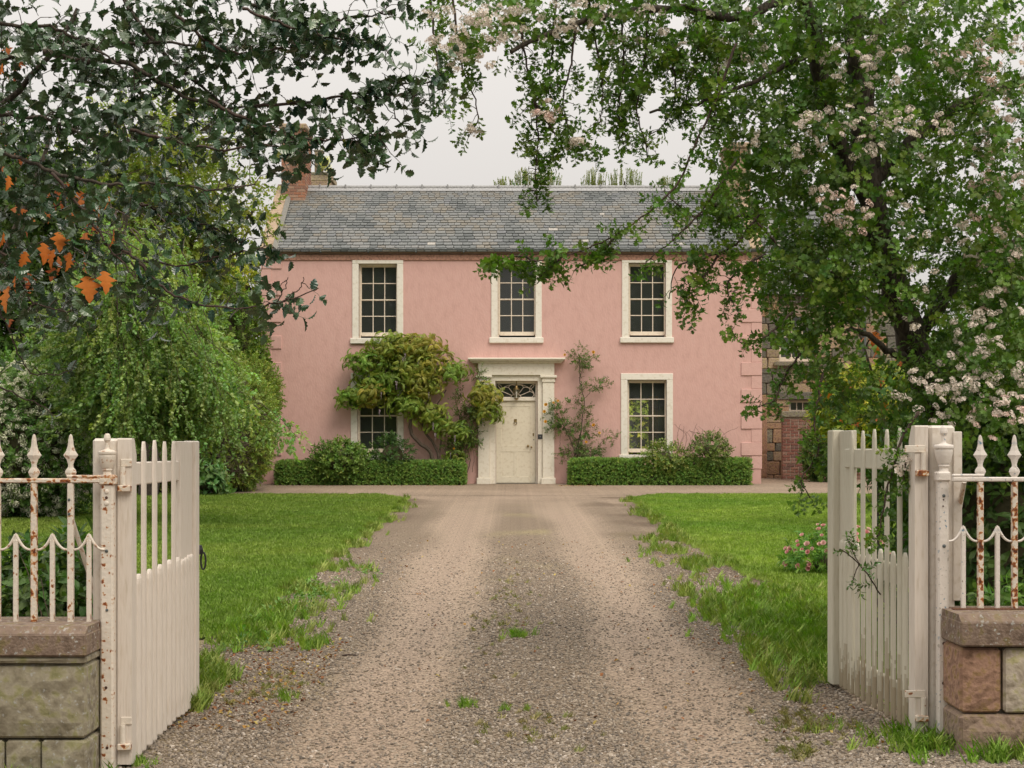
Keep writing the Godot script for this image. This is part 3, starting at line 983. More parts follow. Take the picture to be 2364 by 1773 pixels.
	for s in [-1.0, 1.0]:
		var p := PackedVector3Array()
		for q in 13:
			var a := TAU * q / 12.0
			var e := Vector2(cos(a) * 0.075, sin(a) * 0.03).rotated(0.85 * s)
			p.append(Vector3(cx + s * rx * 0.84 + e.x, y0 + ryy * 0.82 + e.y, zb))
		fl.tube(p, rad, 5)
	var fan := put("fanlight", fl, M.sash_paint, h)
	pane(fan, x0, x1, y0, y1, zb - 0.02, 0.002)
	# lantern hung under the lintel
	var la := thing("lantern", "small brass lantern hanging in front of the fanlight over the door", "lantern", Vector3(hx(1192.3), hy(880.0), z - 0.02))
	var cap := MB.new()
	cap.tube(PackedVector3Array([Vector3(0, 0.02, 0), Vector3(0, -0.13, 0)]), PackedFloat32Array([0.012, 0.01]), 6)
	cap.lathe([Vector2(0.0, -0.09), Vector2(0.03, -0.12), Vector2(0.045, -0.15), Vector2(0.085, -0.205), Vector2(0.085, -0.215), Vector2(0.0, -0.215)], 6, Vector3.ZERO)
	put("cap", cap, M.brass, la)
	var gl := MB.new()
	gl.lathe([Vector2(0.078, -0.215), Vector2(0.05, -0.43)], 6, Vector3.ZERO)
	put("glass", gl, M.glass, la)
	var fr2 := MB.new()
	for k in 6:
		var a := TAU * k / 6.0
		fr2.tube(PackedVector3Array([Vector3(cos(a) * 0.079, -0.215, sin(a) * 0.079), Vector3(cos(a) * 0.051, -0.43, sin(a) * 0.051)]), PackedFloat32Array([0.006]), 4)
	fr2.lathe([Vector2(0.0, -0.425), Vector2(0.055, -0.425), Vector2(0.055, -0.44), Vector2(0.02, -0.47), Vector2(0.0, -0.475)], 6, Vector3.ZERO)
	put("frame", fr2, M.brass, la)
	var cd := MB.new()
	cd.lathe([Vector2(0.012, -0.43), Vector2(0.012, -0.33), Vector2(0.022, -0.31), Vector2(0.02, -0.26), Vector2(0.0, -0.25)], 8, Vector3.ZERO)
	put("bulb", cd, M.cream_stone, la)

# ---------------------------------------------------------------- what stands behind and beside the house
func stone_wing() -> void:
	var w := thing("stone_wing", "rubble stone wing with slate roof behind the right corner of the pink house", "building", Vector3.ZERO)
	var g0 := 0.6
	var z := -44.0
	var x0 := 6.0
	var x1 := 10.75
	var holes := [Rect2(7.35, 3.9, 1.0, 1.3), Rect2(7.62, 2.0, 0.62, 0.83)]
	put("wall", holed_wall(x0, x1, g0 - 0.2, 5.75, z - 0.06, z - 0.5, holes), M.mortar, w)
	for s in [x1 - 0.4]:
		var gb := MB.new()
		gb.prism(PackedVector2Array([Vector2(44.5, g0 - 0.2), Vector2(44.5, 5.75), Vector2(47.0, 8.45), Vector2(49.5, 5.75), Vector2(49.5, g0 - 0.2)]), s, s + 0.4, Transform3D(Basis(Vector3(0, 0, -1), Vector3(0, 1, 0), Vector3(1, 0, 0)), Vector3.ZERO))
		put("gable", gb, M.wing_stone4, w)
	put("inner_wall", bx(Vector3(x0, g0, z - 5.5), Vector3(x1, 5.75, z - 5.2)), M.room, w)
	for r: Rect2 in block_courses(6.3, x1, g0 - 0.1, 5.72, 0.14, 0.4, 0.22, 0.75, holes):
		var low := r.position.y < 1.2
		var tone := R.randi() % 6
		if r.position.y > 3.6 and R.randf() < 0.45:
			tone = [2, 3, 3, 0][R.randi() % 4]
		block("stone", w, M["wing_stone%d" % (4 if low and R.randf() < 0.6 else tone)], Vector3(r.get_center().x, r.get_center().y, z - 0.05), Vector3(r.size.x - 0.022, r.size.y - 0.02, 0.12 + rr(0, 0.03)))
	# tall red corner stones beside the pink wall
	for q in [[0.7, 1.35], [1.37, 2.35], [2.37, 2.6]]:
		block("corner_stone", w, M.red_stone, Vector3(6.78, (q[0] + q[1]) * 0.5, z + 0.05), Vector3(0.42, q[1] - q[0], 0.2))
	block("lintel", w, M.wing_stone3, Vector3(7.9, 2.95, z - 0.02), Vector3(1.2, 0.2, 0.16))
	block("sill", w, M.wing_stone2, Vector3(7.85, 3.83, z + 0.02), Vector3(1.35, 0.11, 0.2))
	for wi in [[7.35, 8.35, 3.9, 5.2, 3, 4], [7.62, 8.24, 2.0, 2.83, 3, 3]]:
		var fr := MB.new()
		var a: float = wi[0]
		var e: float = wi[1]
		var l: float = wi[2]
		var t: float = wi[3]
		var zz := z - 0.16
		fr.box(Vector3(a, l, zz - 0.05), Vector3(a + 0.06, t, zz), 0.004)
		fr.box(Vector3(e - 0.06, l, zz - 0.05), Vector3(e, t, zz), 0.004)
		fr.box(Vector3(a + 0.06, l, zz - 0.05), Vector3(e - 0.06, l + 0.12, zz), 0.004)
		fr.box(Vector3(a + 0.06, t - 0.06, zz - 0.05), Vector3(e - 0.06, t, zz), 0.004)
		var win := put("window", fr, M.sash_paint, w)
		var bars := MB.new()
		for k in range(1, wi[4]):
			var x := lerpf(a + 0.06, e - 0.06, float(k) / wi[4])
			bars.box(Vector3(x - 0.012, l + 0.12, zz - 0.04), Vector3(x + 0.012, t - 0.06, zz - 0.01), 0.003)
		for k in range(1, wi[5]):
			var y := lerpf(l + 0.12, t - 0.06, float(k) / wi[5])
			bars.box(Vector3(a + 0.06, y - 0.012, zz - 0.039), Vector3(e - 0.06, y + 0.012, zz - 0.011), 0.003)
		put("glazing_bars", bars, M.sash_paint, win)
		for i in wi[4]:
			for k in wi[5]:
				pane(win, lerpf(a + 0.06, e - 0.06, float(i) / wi[4]), lerpf(a + 0.06, e - 0.06, (i + 1.0) / wi[4]), lerpf(l + 0.12, t - 0.06, float(k) / wi[5]), lerpf(l + 0.12, t - 0.06, (k + 1.0) / wi[5]), zz - 0.03)
	var deck := MB.new()
	deck.quad(Vector3(x0, 5.7, z + 0.1), Vector3(x1, 5.7, z + 0.1), Vector3(x1, 8.5, -47.0), Vector3(x0, 8.5, -47.0))
	deck.quad(Vector3(x0, 5.7, -49.9), Vector3(x1, 5.7, -49.9), Vector3(x1, 8.5, -47.0), Vector3(x0, 8.5, -47.0))
	var rf := put("roof", deck, M.roof_deck, w)
	lay_slates(rf, slate_rows(6.1, x1 + 0.05, Vector2(43.85, 5.72), Vector2(47.0, 8.55), 0.26, 0.22), 290)
	var rg := MB.new()
	rg.tube(PackedVector3Array([Vector3(x0, 8.56, -47), Vector3(x1, 8.56, -47)]), PackedFloat32Array([0.08]), 8)
	put("ridge", rg, M.lead, rf)
	var dp := MB.new()
	dp.tube(PackedVector3Array([Vector3(9.65, 0.6, z + 0.12), Vector3(9.65, 5.7, z + 0.12)]), PackedFloat32Array([0.05, 0.05]), 8)
	put("drainpipe", dp, M.gutter, w)

func brick_wall() -> void:
	var w := thing("brick_wall", "low red brick garden wall with grey stone coping beside the stone wing", "wall", Vector3.ZERO)
	var x0 := 7.22
	var x1 := 9.7
	var z := -42.8
	put("core", bx(Vector3(x0 + 0.01, 0.5, z - 0.24), Vector3(x1 - 0.01, 2.35, z - 0.012)), M.mortar, w)
	var y := 0.62
	var row := 0
	while y < 2.3:
		var x := x0
		var header := row % 4 == 3
		if row % 2 == 1:
			block("brick", w, M["wall_brick%d" % (R.randi() % 5)], Vector3(x0 + 0.052, y + 0.034, z - 0.05), Vector3(0.1, 0.066, 0.1))
			x += 0.112
		while x < x1 - 0.06:
			var bw := minf(0.107 if header else 0.218, x1 - x)
			block("brick", w, M["wall_brick%d" % (R.randi() % 5)], Vector3(x + bw * 0.5, y + 0.034, z - 0.05 + rr(-0.004, 0.006)), Vector3(bw - 0.016, 0.064, 0.1))
			x += bw + 0.002
		y += 0.08
		row += 1
	for k in 3:
		var a := lerpf(x0 - 0.04, x1, k / 3.0)
		put("coping_stone", bx(Vector3(a, 2.34, z - 0.3), Vector3(a + (x1 - x0) / 3.0, 2.5, z + 0.05), 0.015), M.wing_stone2, w)

func rear_stack() -> void:
	var r := thing("rear_chimney", "stepped sandstone chimney head with weeds growing on it, behind the left brick chimney", "chimney", Vector3.ZERO)
	var d := 48.0
	var c := func(px: float, py: float) -> Vector3: return at(px, py, d)
	var put_box := func(called: String, l: float, t: float, rgt: float, b: float, deep: float, m: Material) -> void:
		var lo: Vector3 = c.call(l, b)
		var hi: Vector3 = c.call(rgt, t)
		put(called, bx(Vector3(lo.x, lo.y, -d - deep), Vector3(hi.x, hi.y, -d), 0.02), m, r)
	put_box.call("base", 700, 417, 764, 1050, 1.1, M.wing_stone1)
	put_box.call("string_course", 697, 404, 768, 417.5, 1.2, M.wing_stone5)
	put_box.call("cap_stone", 704, 397, 756, 404.5, 0.9, M.wing_stone2)
	put_box.call("shaft", 726, 350, 744, 397.5, 0.35, M.wing_stone0)
	put_box.call("shaft_cap", 724, 345, 746, 350.5, 0.4, M.wing_stone2)
	var ws: Array[Transform3D] = []
	var tc := PackedColorArray()
	for k in 60:
		ws.append(grow(at(rr(738, 758), rr(372, 398), d - 0.1 + rr(-0.1, 0.2)), Vector3(rr(-0.3, 0.8), rr(0.2, 1.0), rr(-0.3, 0.6)), rr(0, TAU), rr(0.7, 1.3)))
		tc.append(Color(0.9, 0.9, 0.5) * rr(0.7, 1.2))
	scatter("weeds", SP.oval, M.leaf_thin, ws, tc, r)

# ---------------------------------------------------------------- gates, posts, railings, dwarf walls
# a slat with a rounded front: cross-section half round, top rounded or pointed; local x along the leaf, z towards the drive
func slat(w: float, y0: float, y1: float, thick: float, side: float, tip: float, stained := false) -> MB:
	var b := MB.new()
	var n := 6
	var ring := []
	var ys := [y0, y0 + 0.006]
	var sc := [0.9, 1.0]
	if stained:
		for k in range(1, 26):
			ys.append(y0 + 0.006 + k * 0.02)
			sc.append(1.0)
	ys.append_array([y1 - tip, y1 - tip * 0.45, y1 - tip * 0.12, y1])
	sc.append_array([1.0, 0.86, 0.55, 0.3])
	var reach := rr(0.1, 0.34)
	var streak := rr(0, 900)
	for i in ys.size():
		var p := PackedVector3Array()
		for k in n + 1:
			var a := PI * k / n
			p.append(Vector3(-cos(a) * w * 0.5 * sc[i], ys[i], side * (sin(a) * thick * (0.55 + 0.45 * sc[i]))))
		ring.append(p)
	var ctr := Vector3(0, (y0 + y1) * 0.5, side * thick * 0.2)
	for i in ys.size() - 1:
		for k in n:
			var q := [ring[i][k], ring[i][k + 1], ring[i + 1][k + 1], ring[i + 1][k]]
			# dried mud and algae splashed up from the ground, in ragged patches
			var grime := 0.0
			if stained and ys[i] < 0.5:
				var edge := reach + 0.16 * nz.get_noise_2d(k * 55.0 + streak, streak) + 0.1 * nz.get_noise_2d(ys[i] * 900.0, streak + k * 20.0)
				grime = 0.75 if ys[i] < edge * 0.6 else 0.45 if ys[i] < edge else 0.0
			b.col = Color(1, 1, 1).lerp(Color(0.42, 0.33, 0.22), grime)
			b.face(q, (q[0] + q[2]) * 0.5 - Vector3(0, (q[0].y + q[2].y) * 0.5, side * thick * 0.2))
		b.face([ring[i][0], ring[i][n], ring[i + 1][n], ring[i + 1][0]], Vector3(0, 0, -side))
	for k in range(1, n):
		b.face([ring[-1][0], ring[-1][k], ring[-1][k + 1]], Vector3.UP)
		b.face([ring[0][0], ring[0][k], ring[0][k + 1]], Vector3.DOWN)
	return b

func gate(label: String, hinge: Vector3, free: Vector3, side: float, soiled: bool) -> void:
	var dirn := free - hinge
	dirn.y = 0.0
	var length := dirn.length()
	dirn = dirn.normalized()
	var g := thing("gate", label, "gate", hinge, "pair of white picket gates")
	g.basis = Basis(dirn, Vector3.UP, dirn.cross(Vector3.UP))
	var H := 1.507
	var mt: Material = M.gate_soiled if soiled else M.gate_white
	var zb := func(a: float, e: float) -> Array: return [minf(a * side, e * side), maxf(a * side, e * side)]
	var bar := func(called: String, x0: float, x1: float, y0: float, y1: float, a: float, e: float, bev: float, m: Material) -> Node3D:
		var z: Array = zb.call(a, e)
		return put(called, bx(Vector3(x0, y0, z[0]), Vector3(x1, y1, z[1]), bev), m, g)
	# hinge stile: the top of its face is cut on the slant
	var hs := MB.new()
	var z: Array = zb.call(-0.066, 0.0)
	hs.prism(PackedVector2Array([Vector2(0, 0), Vector2(0.107, 0), Vector2(0.107, H - 0.075), Vector2(0.06, H - 0.004), Vector2(0.052, H), Vector2(0.004, H), Vector2(0, H - 0.006)]), z[0], z[1])
	put("hinge_stile", hs, M.gate_white, g)
	bar.call("meeting_stile", length - 0.13, length, 0.0, H - 0.002, -0.06, 0.012, 0.006, mt)
	bar.call("filling_board", length - (0.46 if soiled else 0.52), length - 0.131, 0.0, H - 0.006, -0.05, -0.03 if soiled else -0.008, 0.004, mt)
	bar.call("top_rail", 0.107, length - (0.3 if soiled else 0.521), 1.285, 1.395, -0.05, -0.016, 0.006, mt)
	bar.call("middle_rail", 0.107, length - 0.521, 0.7, 0.8, -0.05, -0.017, 0.004, mt)
	bar.call("bottom_rail", 0.107, length - 0.521, 0.08, 0.2, -0.05, -0.017, 0.004, mt)
	# tall pickets
	var tall := [0.307, 0.546, 0.8, 1.04, 1.29] if soiled else [0.33, 0.61, 0.88, 1.15]
	for x in tall:
		put("picket", slat(0.066 if soiled else 0.078, 0.004 + rr(0, 0.008), H - rr(0.004, 0.014), 0.016 if soiled else 0.018, side, 0.1, soiled), mt, g, Transform3D(Basis(Vector3.BACK, rr(-0.003, 0.003)), Vector3(x, 0, -0.0155 * side)))
	var short := [0.207, 0.427, 0.673, 0.92, 1.165] if soiled else [0.205, 0.47, 0.745, 1.015, 1.27]
	for x in short:
		put("short_picket", slat(0.078 if soiled else 0.09, 0.004 + rr(0, 0.01), 0.87 + rr(-0.008, 0.008), 0.017 if soiled else 0.022, side, 0.045, soiled), mt, g, Transform3D(Basis(Vector3.BACK, rr(-0.003, 0.003)), Vector3(x, 0, -0.0155 * side)))
	var z2 := -0.03 if soiled else -0.008
	for k in 4 if not soiled else 3:
		put("short_picket", slat(0.08, 0.003, 0.86 + rr(-0.006, 0.006), 0.016, side, 0.03, soiled), mt, g, Transform3D(Basis.IDENTITY, Vector3(length - (0.475 if not soiled else 0.4) + k * (0.097 if not soiled else 0.1), 0, z2 * side)))
	# hinges on the post side of the stile
	for y in [1.29, 0.1]:
		var hg := MB.new()
		hg.tube(PackedVector3Array([Vector3(-0.012, y, -0.04 * side), Vector3(-0.012, y + 0.085, -0.04 * side)]), PackedFloat32Array([0.014, 0.013]), 8)
		hg.box(Vector3(-0.006, y + 0.085, -0.05), Vector3(0.0005, y + 0.12, 0.05) if side < 0 else Vector3(0.0005, y + 0.12, 0.0), 0.002)
		var hp := put("hinge", hg, M.iron_light, g)
		put("hinge_collar", bx(Vector3(-0.03, y - 0.03, -0.062 if side > 0 else 0.0), Vector3(-0.001, y, 0.0 if side > 0 else 0.062), 0.004), M.iron_rusty, hp)
	if not soiled:
		var lt := MB.new()
		lt.box(Vector3(length, 0.82, -0.05), Vector3(length + 0.02, 0.92, -0.005), 0.003)
		put("latch_block", lt, M.gate_white, g)
		var ring := PackedVector3Array()
		for k in 13:
			var a := TAU * k / 12.0
			ring.append(Vector3(length + 0.026, 0.81 + cos(a) * 0.05, 0.03 + sin(a) * 0.014))
		var rg := MB.new()
		rg.tube(ring, PackedFloat32Array([0.006]), 6)
		rg.tube(PackedVector3Array([Vector3(length + 0.018, 0.87, -0.03), Vector3(length + 0.026, 0.87, 0.03)]), PackedFloat32Array([0.01, 0.008]), 6)
		rg.lathe([Vector2(0.0, 0.845), Vector2(0.02, 0.85), Vector2(0.026, 0.875), Vector2(0.02, 0.9), Vector2(0.0, 0.905)], 8, Vector3(length + 0.02, 0, 0.004))
		put("latch_ring", rg, M.iron_dark, g)

func urn(o: Vector3, s: float) -> MB:
	var b := MB.new()
	var p := [[0.0, 0.19], [0.008, 0.189], [0.013, 0.182], [0.0155, 0.17], [0.0158, 0.16], [0.011, 0.152], [0.009, 0.148], [0.0088, 0.125], [0.012, 0.118], [0.026, 0.114], [0.038, 0.112], [0.041, 0.106], [0.0405, 0.098], [0.037, 0.094],
		[0.0375, 0.085], [0.035, 0.068], [0.031, 0.052], [0.026, 0.038], [0.022, 0.03], [0.0235, 0.026], [0.021, 0.021], [0.0175, 0.016], [0.0185, 0.01], [0.02, 0.004], [0.02, 0.0]]
	var prof := []
	for q in p:
		prof.append(Vector2(q[0] * s, q[1] * s))
	prof.reverse()
	b.lathe(prof, 16, o)
	return b

func gate_post(side: int) -> void:
	var w := thing("gate_post", "white square wooden post that the left gate hangs on" if side < 0 else "white square wooden post that the right gate hangs on", "post", Vector3.ZERO, "gate posts")
	var lo := Vector3(-1.938, -0.1, -7.53) if side < 0 else Vector3(2.034, -0.05, -7.93)
	var hi := Vector3(-1.824, 1.506, -7.4) if side < 0 else Vector3(2.157, 1.572, -7.8)
	put("shaft", bx(lo, hi, 0.012), M.post_white, w)
	var st := MB.new()
	st.box(Vector3(hi.x - 0.055, 0.62 + lo.y * 0 + 0.02, hi.z) if side < 0 else Vector3(hi.x - 0.012, 0.72, hi.z), Vector3(hi.x - 0.03, 1.34, hi.z + 0.012) if side < 0 else Vector3(hi.x + 0.03, hi.y - 0.03, hi.z + 0.014), 0.003)
	put("cover_strip", st, M.post_white, w)
	var p := thing("iron_post", "cast iron post with a little urn on top beside the left gate" if side < 0 else "cast iron post with peeling blue paint and an urn beside the right gate", "post", Vector3.ZERO, "iron end posts of the railings")
	var cx := -1.8545 if side < 0 else 2.078
	var zf := -7.33 if side < 0 else -7.715
	var top := 1.335 if side < 0 else 1.345
	var m: Material = M.iron_light if side < 0 else M.iron_peel
	var hw := 0.03 if side < 0 else 0.026
	put("shaft", bx(Vector3(cx - hw, -0.08, zf - 0.055), Vector3(cx + hw, top, zf), 0.008), m, p)
	put("finial", urn(Vector3(cx - (0.004 if side < 0 else -0.008), top, zf - 0.03), 1.02 if side < 0 else 1.18), m, p)
	var col := MB.new()
	col.box(Vector3(cx - hw - 0.008, top - 0.045, zf - 0.06), Vector3(cx + hw + 0.008, top + 0.004, zf + 0.008), 0.008)
	put("collar", col, M.iron_rusty if side < 0 else M.iron_peel, p)
	# bolts and empty bolt holes down the front
	var bolts := [[1.262, 0.011, 0], [1.234, 0.007, 1], [1.208, 0.011, 0], [0.99, 0.008, 2], [0.72, 0.007, 2], [0.365, 0.007, 1], [0.09, 0.007, 1]] if side < 0 else [[1.232, 0.008, 2], [1.213, 0.004, 1], [1.182, 0.004, 1], [0.99, 0.009, 2], [0.67, 0.005, 1], [0.52, 0.008, 1], [0.33, 0.009, 1], [0.07, 0.009, 1]]
	for q in bolts:
		var b := MB.new()
		b.lathe([Vector2(q[1], -0.002), Vector2(q[1], 0.001), Vector2(q[1] * 0.75, 0.004 if q[2] != 1 else 0.0014), Vector2(0, 0.006 if q[2] != 1 else 0.0016)], 10, Vector3.ZERO)
		put("bolt", b, [m, M.rust_hole, M.gutter][q[2]], p, Transform3D(Basis(Vector3.RIGHT, PI / 2), Vector3(cx + rr(-0.003, 0.003), q[0], zf + 0.0005)))
	# slanting stay behind
	var sx := -1.99 if side < 0 else 2.19
	var stay := MB.new()
	if side < 0:
		stay.tube(PackedVector3Array([at(163, 1190, 7.5), at(212, 1345, 7.62), at(232, 1420, 7.8)]), PackedFloat32Array([0.011, 0.011, 0.011]), 6)
	else:
		stay.tube(PackedVector3Array([at(2226, 1112, 7.7), at(2212, 1190, 7.85), at(2207, 1290, 8.1)]), PackedFloat32Array([0.012, 0.012, 0.012]), 6)
	put("stay", stay, M.iron_light, p)

func railing(side: int) -> void:
	var g := thing("railing", "white iron railing with spearheads and orange rust, on the left dwarf wall" if side < 0 else "white iron railing with spearheads and peeling paint, on the right dwarf wall", "railing", Vector3.ZERO, "iron railings")
	var z := -7.33 if side < 0 else -7.66
	var tall0 := -2.018 if side < 0 else 2.238
	var st := -0.1675 if side < 0 else 0.163
	var yr := 1.312
	var yb := 0.655 if side < 0 else 0.69
	var m: Material = M.iron_light if side < 0 else M.iron_peel
	var endx := tall0 + st * 11.5
	var inner := -1.885 if side < 0 else 2.104
	var tr := MB.new()
	tr.box(Vector3(minf(inner, endx), yr - 0.011, z - 0.016), Vector3(maxf(inner, endx), yr + 0.011, z + 0.016), 0.005)
	put("top_rail", tr, M.iron_rusty if side < 0 else M.iron_peel, g)
	# a flaking strap that ties the rail to the end post
	put("strap", bx(Vector3(minf(inner, tall0 + st * 0.1), yr + 0.011, z - 0.014), Vector3(maxf(inner, tall0 + st * 0.1), yr + 0.026, z + 0.014), 0.004), M.iron_rusty if side < 0 else M.iron_peel, g)
	var br := MB.new()
	br.box(Vector3(minf(inner, endx), yb - 0.012, z - 0.02), Vector3(maxf(inner, endx), yb + 0.008, z + 0.02), 0.004)
	put("bottom_rail", br, M.bare_rust, g)
	var spear := PackedVector2Array([Vector2(-0.011, 0), Vector2(-0.02, 0.012), Vector2(-0.026, 0.026), Vector2(-0.022, 0.038), Vector2(-0.012, 0.05), Vector2(-0.011, 0.062), Vector2(-0.018, 0.085), Vector2(-0.0335, 0.105), Vector2(-0.02, 0.126), Vector2(-0.0125, 0.15), Vector2(-0.0105, 0.175), Vector2(-0.006, 0.196), Vector2(0, 0.202)])
	for i in range(spear.size() - 2, -1, -1):
		spear.append(Vector2(-spear[i].x, spear[i].y))
	var sh := MB.new()
	# a ridge runs up the middle of each spearhead
	for sg in [-1.0, 1.0]:
		for i in spear.size() / 2:
			for s in [-1.0, 1.0]:
				var a := Vector3(spear[i].x * s, spear[i].y, 0.003 * sg)
				var b := Vector3(spear[i + 1].x * s, spear[i + 1].y, 0.003 * sg)
				var ca := Vector3(0, spear[i].y, sg * (0.004 + absf(spear[i].x) * 0.33))
				var cb := Vector3(0, spear[i + 1].y, sg * (0.004 + absf(spear[i + 1].x) * 0.33))
				sh.face([a, b, cb, ca], Vector3(s * 0.3, 0, sg))
	for i in spear.size():
		var a := spear[i]
		var b := spear[(i + 1) % spear.size()]
		sh.face([Vector3(a.x, a.y, -0.003), Vector3(b.x, b.y, -0.003), Vector3(b.x, b.y, 0.003), Vector3(a.x, a.y, 0.003)], Vector3((a.x + b.x), 0.001, 0))
	var spm := sh.mesh()
	for k in 12:
		var x := tall0 + st * k
		var b := MB.new()
		b.box(Vector3(-0.0138, yb, -0.0138), Vector3(0.0138, yr - 0.011, 0.0138), 0.004)
		var bar := put("bar", b, M.iron_rusty if (k == 1 and side < 0) or (k <= 1 and side > 0) else m, g, Transform3D(Basis.IDENTITY, Vector3(x, 0, z)))
		put("spearhead", spm, m, bar, Transform3D(Basis.IDENTITY, Vector3(0, yr + 0.011, 0)))
		if side < 0 and k == 0:
			for y in [1.225, 1.16]:
				var bo := MB.new()
				bo.lathe([Vector2(0.007, -0.002), Vector2(0.006, 0.004), Vector2(0, 0.006)], 8, Vector3.ZERO)
				put("bolt", bo, M.gutter, bar, Transform3D(Basis(Vector3.RIGHT, PI / 2), Vector3(-0.004, y, 0.0142)))
	for k in 12:
		var x := tall0 + st * (k - 0.5)
		var tipy := 1.072 if side < 0 else 1.092
		var b := MB.new()
		b.box(Vector3(-0.0105, yb, -0.0105), Vector3(0.0105, tipy - 0.03, 0.0105), 0.003)
		var hw := absf(st) * 0.5
		for s in [-1.0, 1.0]:
			var p := PackedVector3Array()
			for q in 9:
				var t := q / 8.0
				p.append(Vector3(s * (hw - 0.012) * (1.0 - t), lerpf(tipy - 0.075, tipy - 0.008, pow(t, 2.0)) - 0.004 * sin(PI * t), 0))
			b.tube(p, PackedFloat32Array([0.006, 0.006, 0.006, 0.006, 0.0065, 0.007, 0.0075, 0.008, 0.009]), 6)
		b.tube(PackedVector3Array([Vector3(0, tipy - 0.035, 0), Vector3(0, tipy, 0)]), PackedFloat32Array([0.012, 0.003]), 6)
		put("dog_bar", b, m, g, Transform3D(Basis.IDENTITY, Vector3(x, 0, z)))

func dwarf_wall(side: int) -> void:
	var w := thing("dwarf_wall", "low grey stone wall with brown cope and lichen, left of the gateway" if side < 0 else "low wall of red and pale sandstone blocks, right of the gateway", "wall", Vector3.ZERO)
	var zf := -7.1 if side < 0 else -7.4
	var zk := zf - 0.47
	var inner := -1.892 if side < 0 else 2.076
	var outer := inner + side * 2.6
	var xa := func(d: float) -> float: return inner + side * d
	put("core", bx(Vector3(minf(inner + side * 0.02, outer), -0.15, zk + 0.05), Vector3(maxf(inner + side * 0.02, outer), 0.6, zf - 0.06)), M.joint, w)
	var rough := func(called: String, a: float, e: float, y0: float, y1: float, m: Material, proud: float, bev: float) -> void:
		var b := MB.new()
		var x0: float = xa.call(a)
		var x1: float = xa.call(e)
		# cut the front into a few facets so that the dressed face is uneven
		var nx := maxi(2, int(absf(x1 - x0) / 0.09))
		var ny := maxi(2, int((y1 - y0) / 0.06))
		var lo := Vector3(minf(x0, x1), y0, zk)
		var hi := Vector3(maxf(x0, x1), y1, zf + proud)
		b.box(lo, Vector3(hi.x, hi.y, hi.z - bev), bev)
		var p := []
		for i in ny + 1:
			var row := PackedVector3Array()
			for k in nx + 1:
				var edge := i == 0 or k == 0 or i == ny or k == nx
				row.append(Vector3(lerpf(lo.x + bev * 0.6, hi.x - bev * 0.6, float(k) / nx) + (0.0 if edge else rr(-0.01, 0.01)), lerpf(y0 + bev * 0.6, y1 - bev * 0.6, float(i) / ny) + rr(-0.003, 0.003), hi.z - (bev * 1.05 if edge else rr(-0.002, bev * 0.5))))
			p.append(row)
		for i in ny:
			for k in nx:
				b.face([p[i][k], p[i][k + 1], p[i + 1][k + 1], p[i + 1][k]], Vector3(0, 0, 1))
		put(called, b, m, w)
	if side < 0:
		rough.call("block", 0.0, 1.25, 0.172, 0.5, M.grey_wall_stone, 0.0, 0.014)
		rough.call("block", 1.27, 2.6, 0.172, 0.5, M.grey_wall_stone, 0.0, 0.014)
		rough.call("block", 0.0, 0.2, -0.12, 0.162, M.grey_wall_stone, -0.004, 0.012)
		rough.call("block", 0.206, 0.36, 0.02, 0.162, M.grey_wall_stone, -0.008, 0.012)
		rough.call("block", 0.206, 0.9, -0.12, 0.014, M.grey_wall_stone, -0.004, 0.012)
		rough.call("block", 0.366, 0.9, 0.02, 0.162, M.grey_wall_stone, -0.004, 0.012)
		rough.call("block", 0.91, 2.6, -0.12, 0.162, M.grey_wall_stone, -0.004, 0.012)
		rough.call("bed_course", -0.004, 2.6, 0.506, 0.536, M.grey_wall_stone, 0.006, 0.006)
	else:
		rough.call("block", 0.0, 0.19, 0.235, 0.535, M.red_stone, -0.002, 0.016)
		rough.call("block", 0.2, 0.75, 0.235, 0.535, M.pale_stone, 0.0, 0.014)
		rough.call("block", 0.76, 1.5, 0.235, 0.535, M.red_stone, 0.0, 0.014)
		rough.call("block", 1.51, 2.6, 0.235, 0.535, M.pale_stone, 0.0, 0.014)
		rough.call("block", 0.0, 0.6, -0.12, 0.228, M.purple_stone, 0.004, 0.018)
		rough.call("block", 0.61, 1.4, -0.12, 0.228, M.red_stone, 0.0, 0.016)
		rough.call("block", 1.41, 2.6, -0.12, 0.228, M.purple_stone, 0.0, 0.016)
	var cy := [0.538, 0.668] if side < 0 else [0.545, 0.69]
	for k in 2:
		var q := MB.new()
		var a: float = xa.call(-0.01 + k * 1.3)
		var e: float = xa.call(1.29 + k * 1.3)
		# the cope is splayed: the top is narrower than the bed
		var x0 := minf(a, e)
		var x1 := maxf(a, e)
		q.box(Vector3(x0, cy[0], zk - 0.02), Vector3(x1, cy[1] - 0.028, zf + 0.018), 0.008)
		q.prism(PackedVector2Array([Vector2(zk - 0.016, cy[1] - 0.03), Vector2(zf + 0.014, cy[1] - 0.03), Vector2(zf - 0.03, cy[1]), Vector2(zk + 0.03, cy[1])]), x0 + 0.004, x1 - 0.004, Transform3D(Basis(Vector3(0, 0, 1), Vector3(0, 1, 0), Vector3(1, 0, 0)), Vector3.ZERO))
		put("cope_stone", q, M.brown_cope, w)

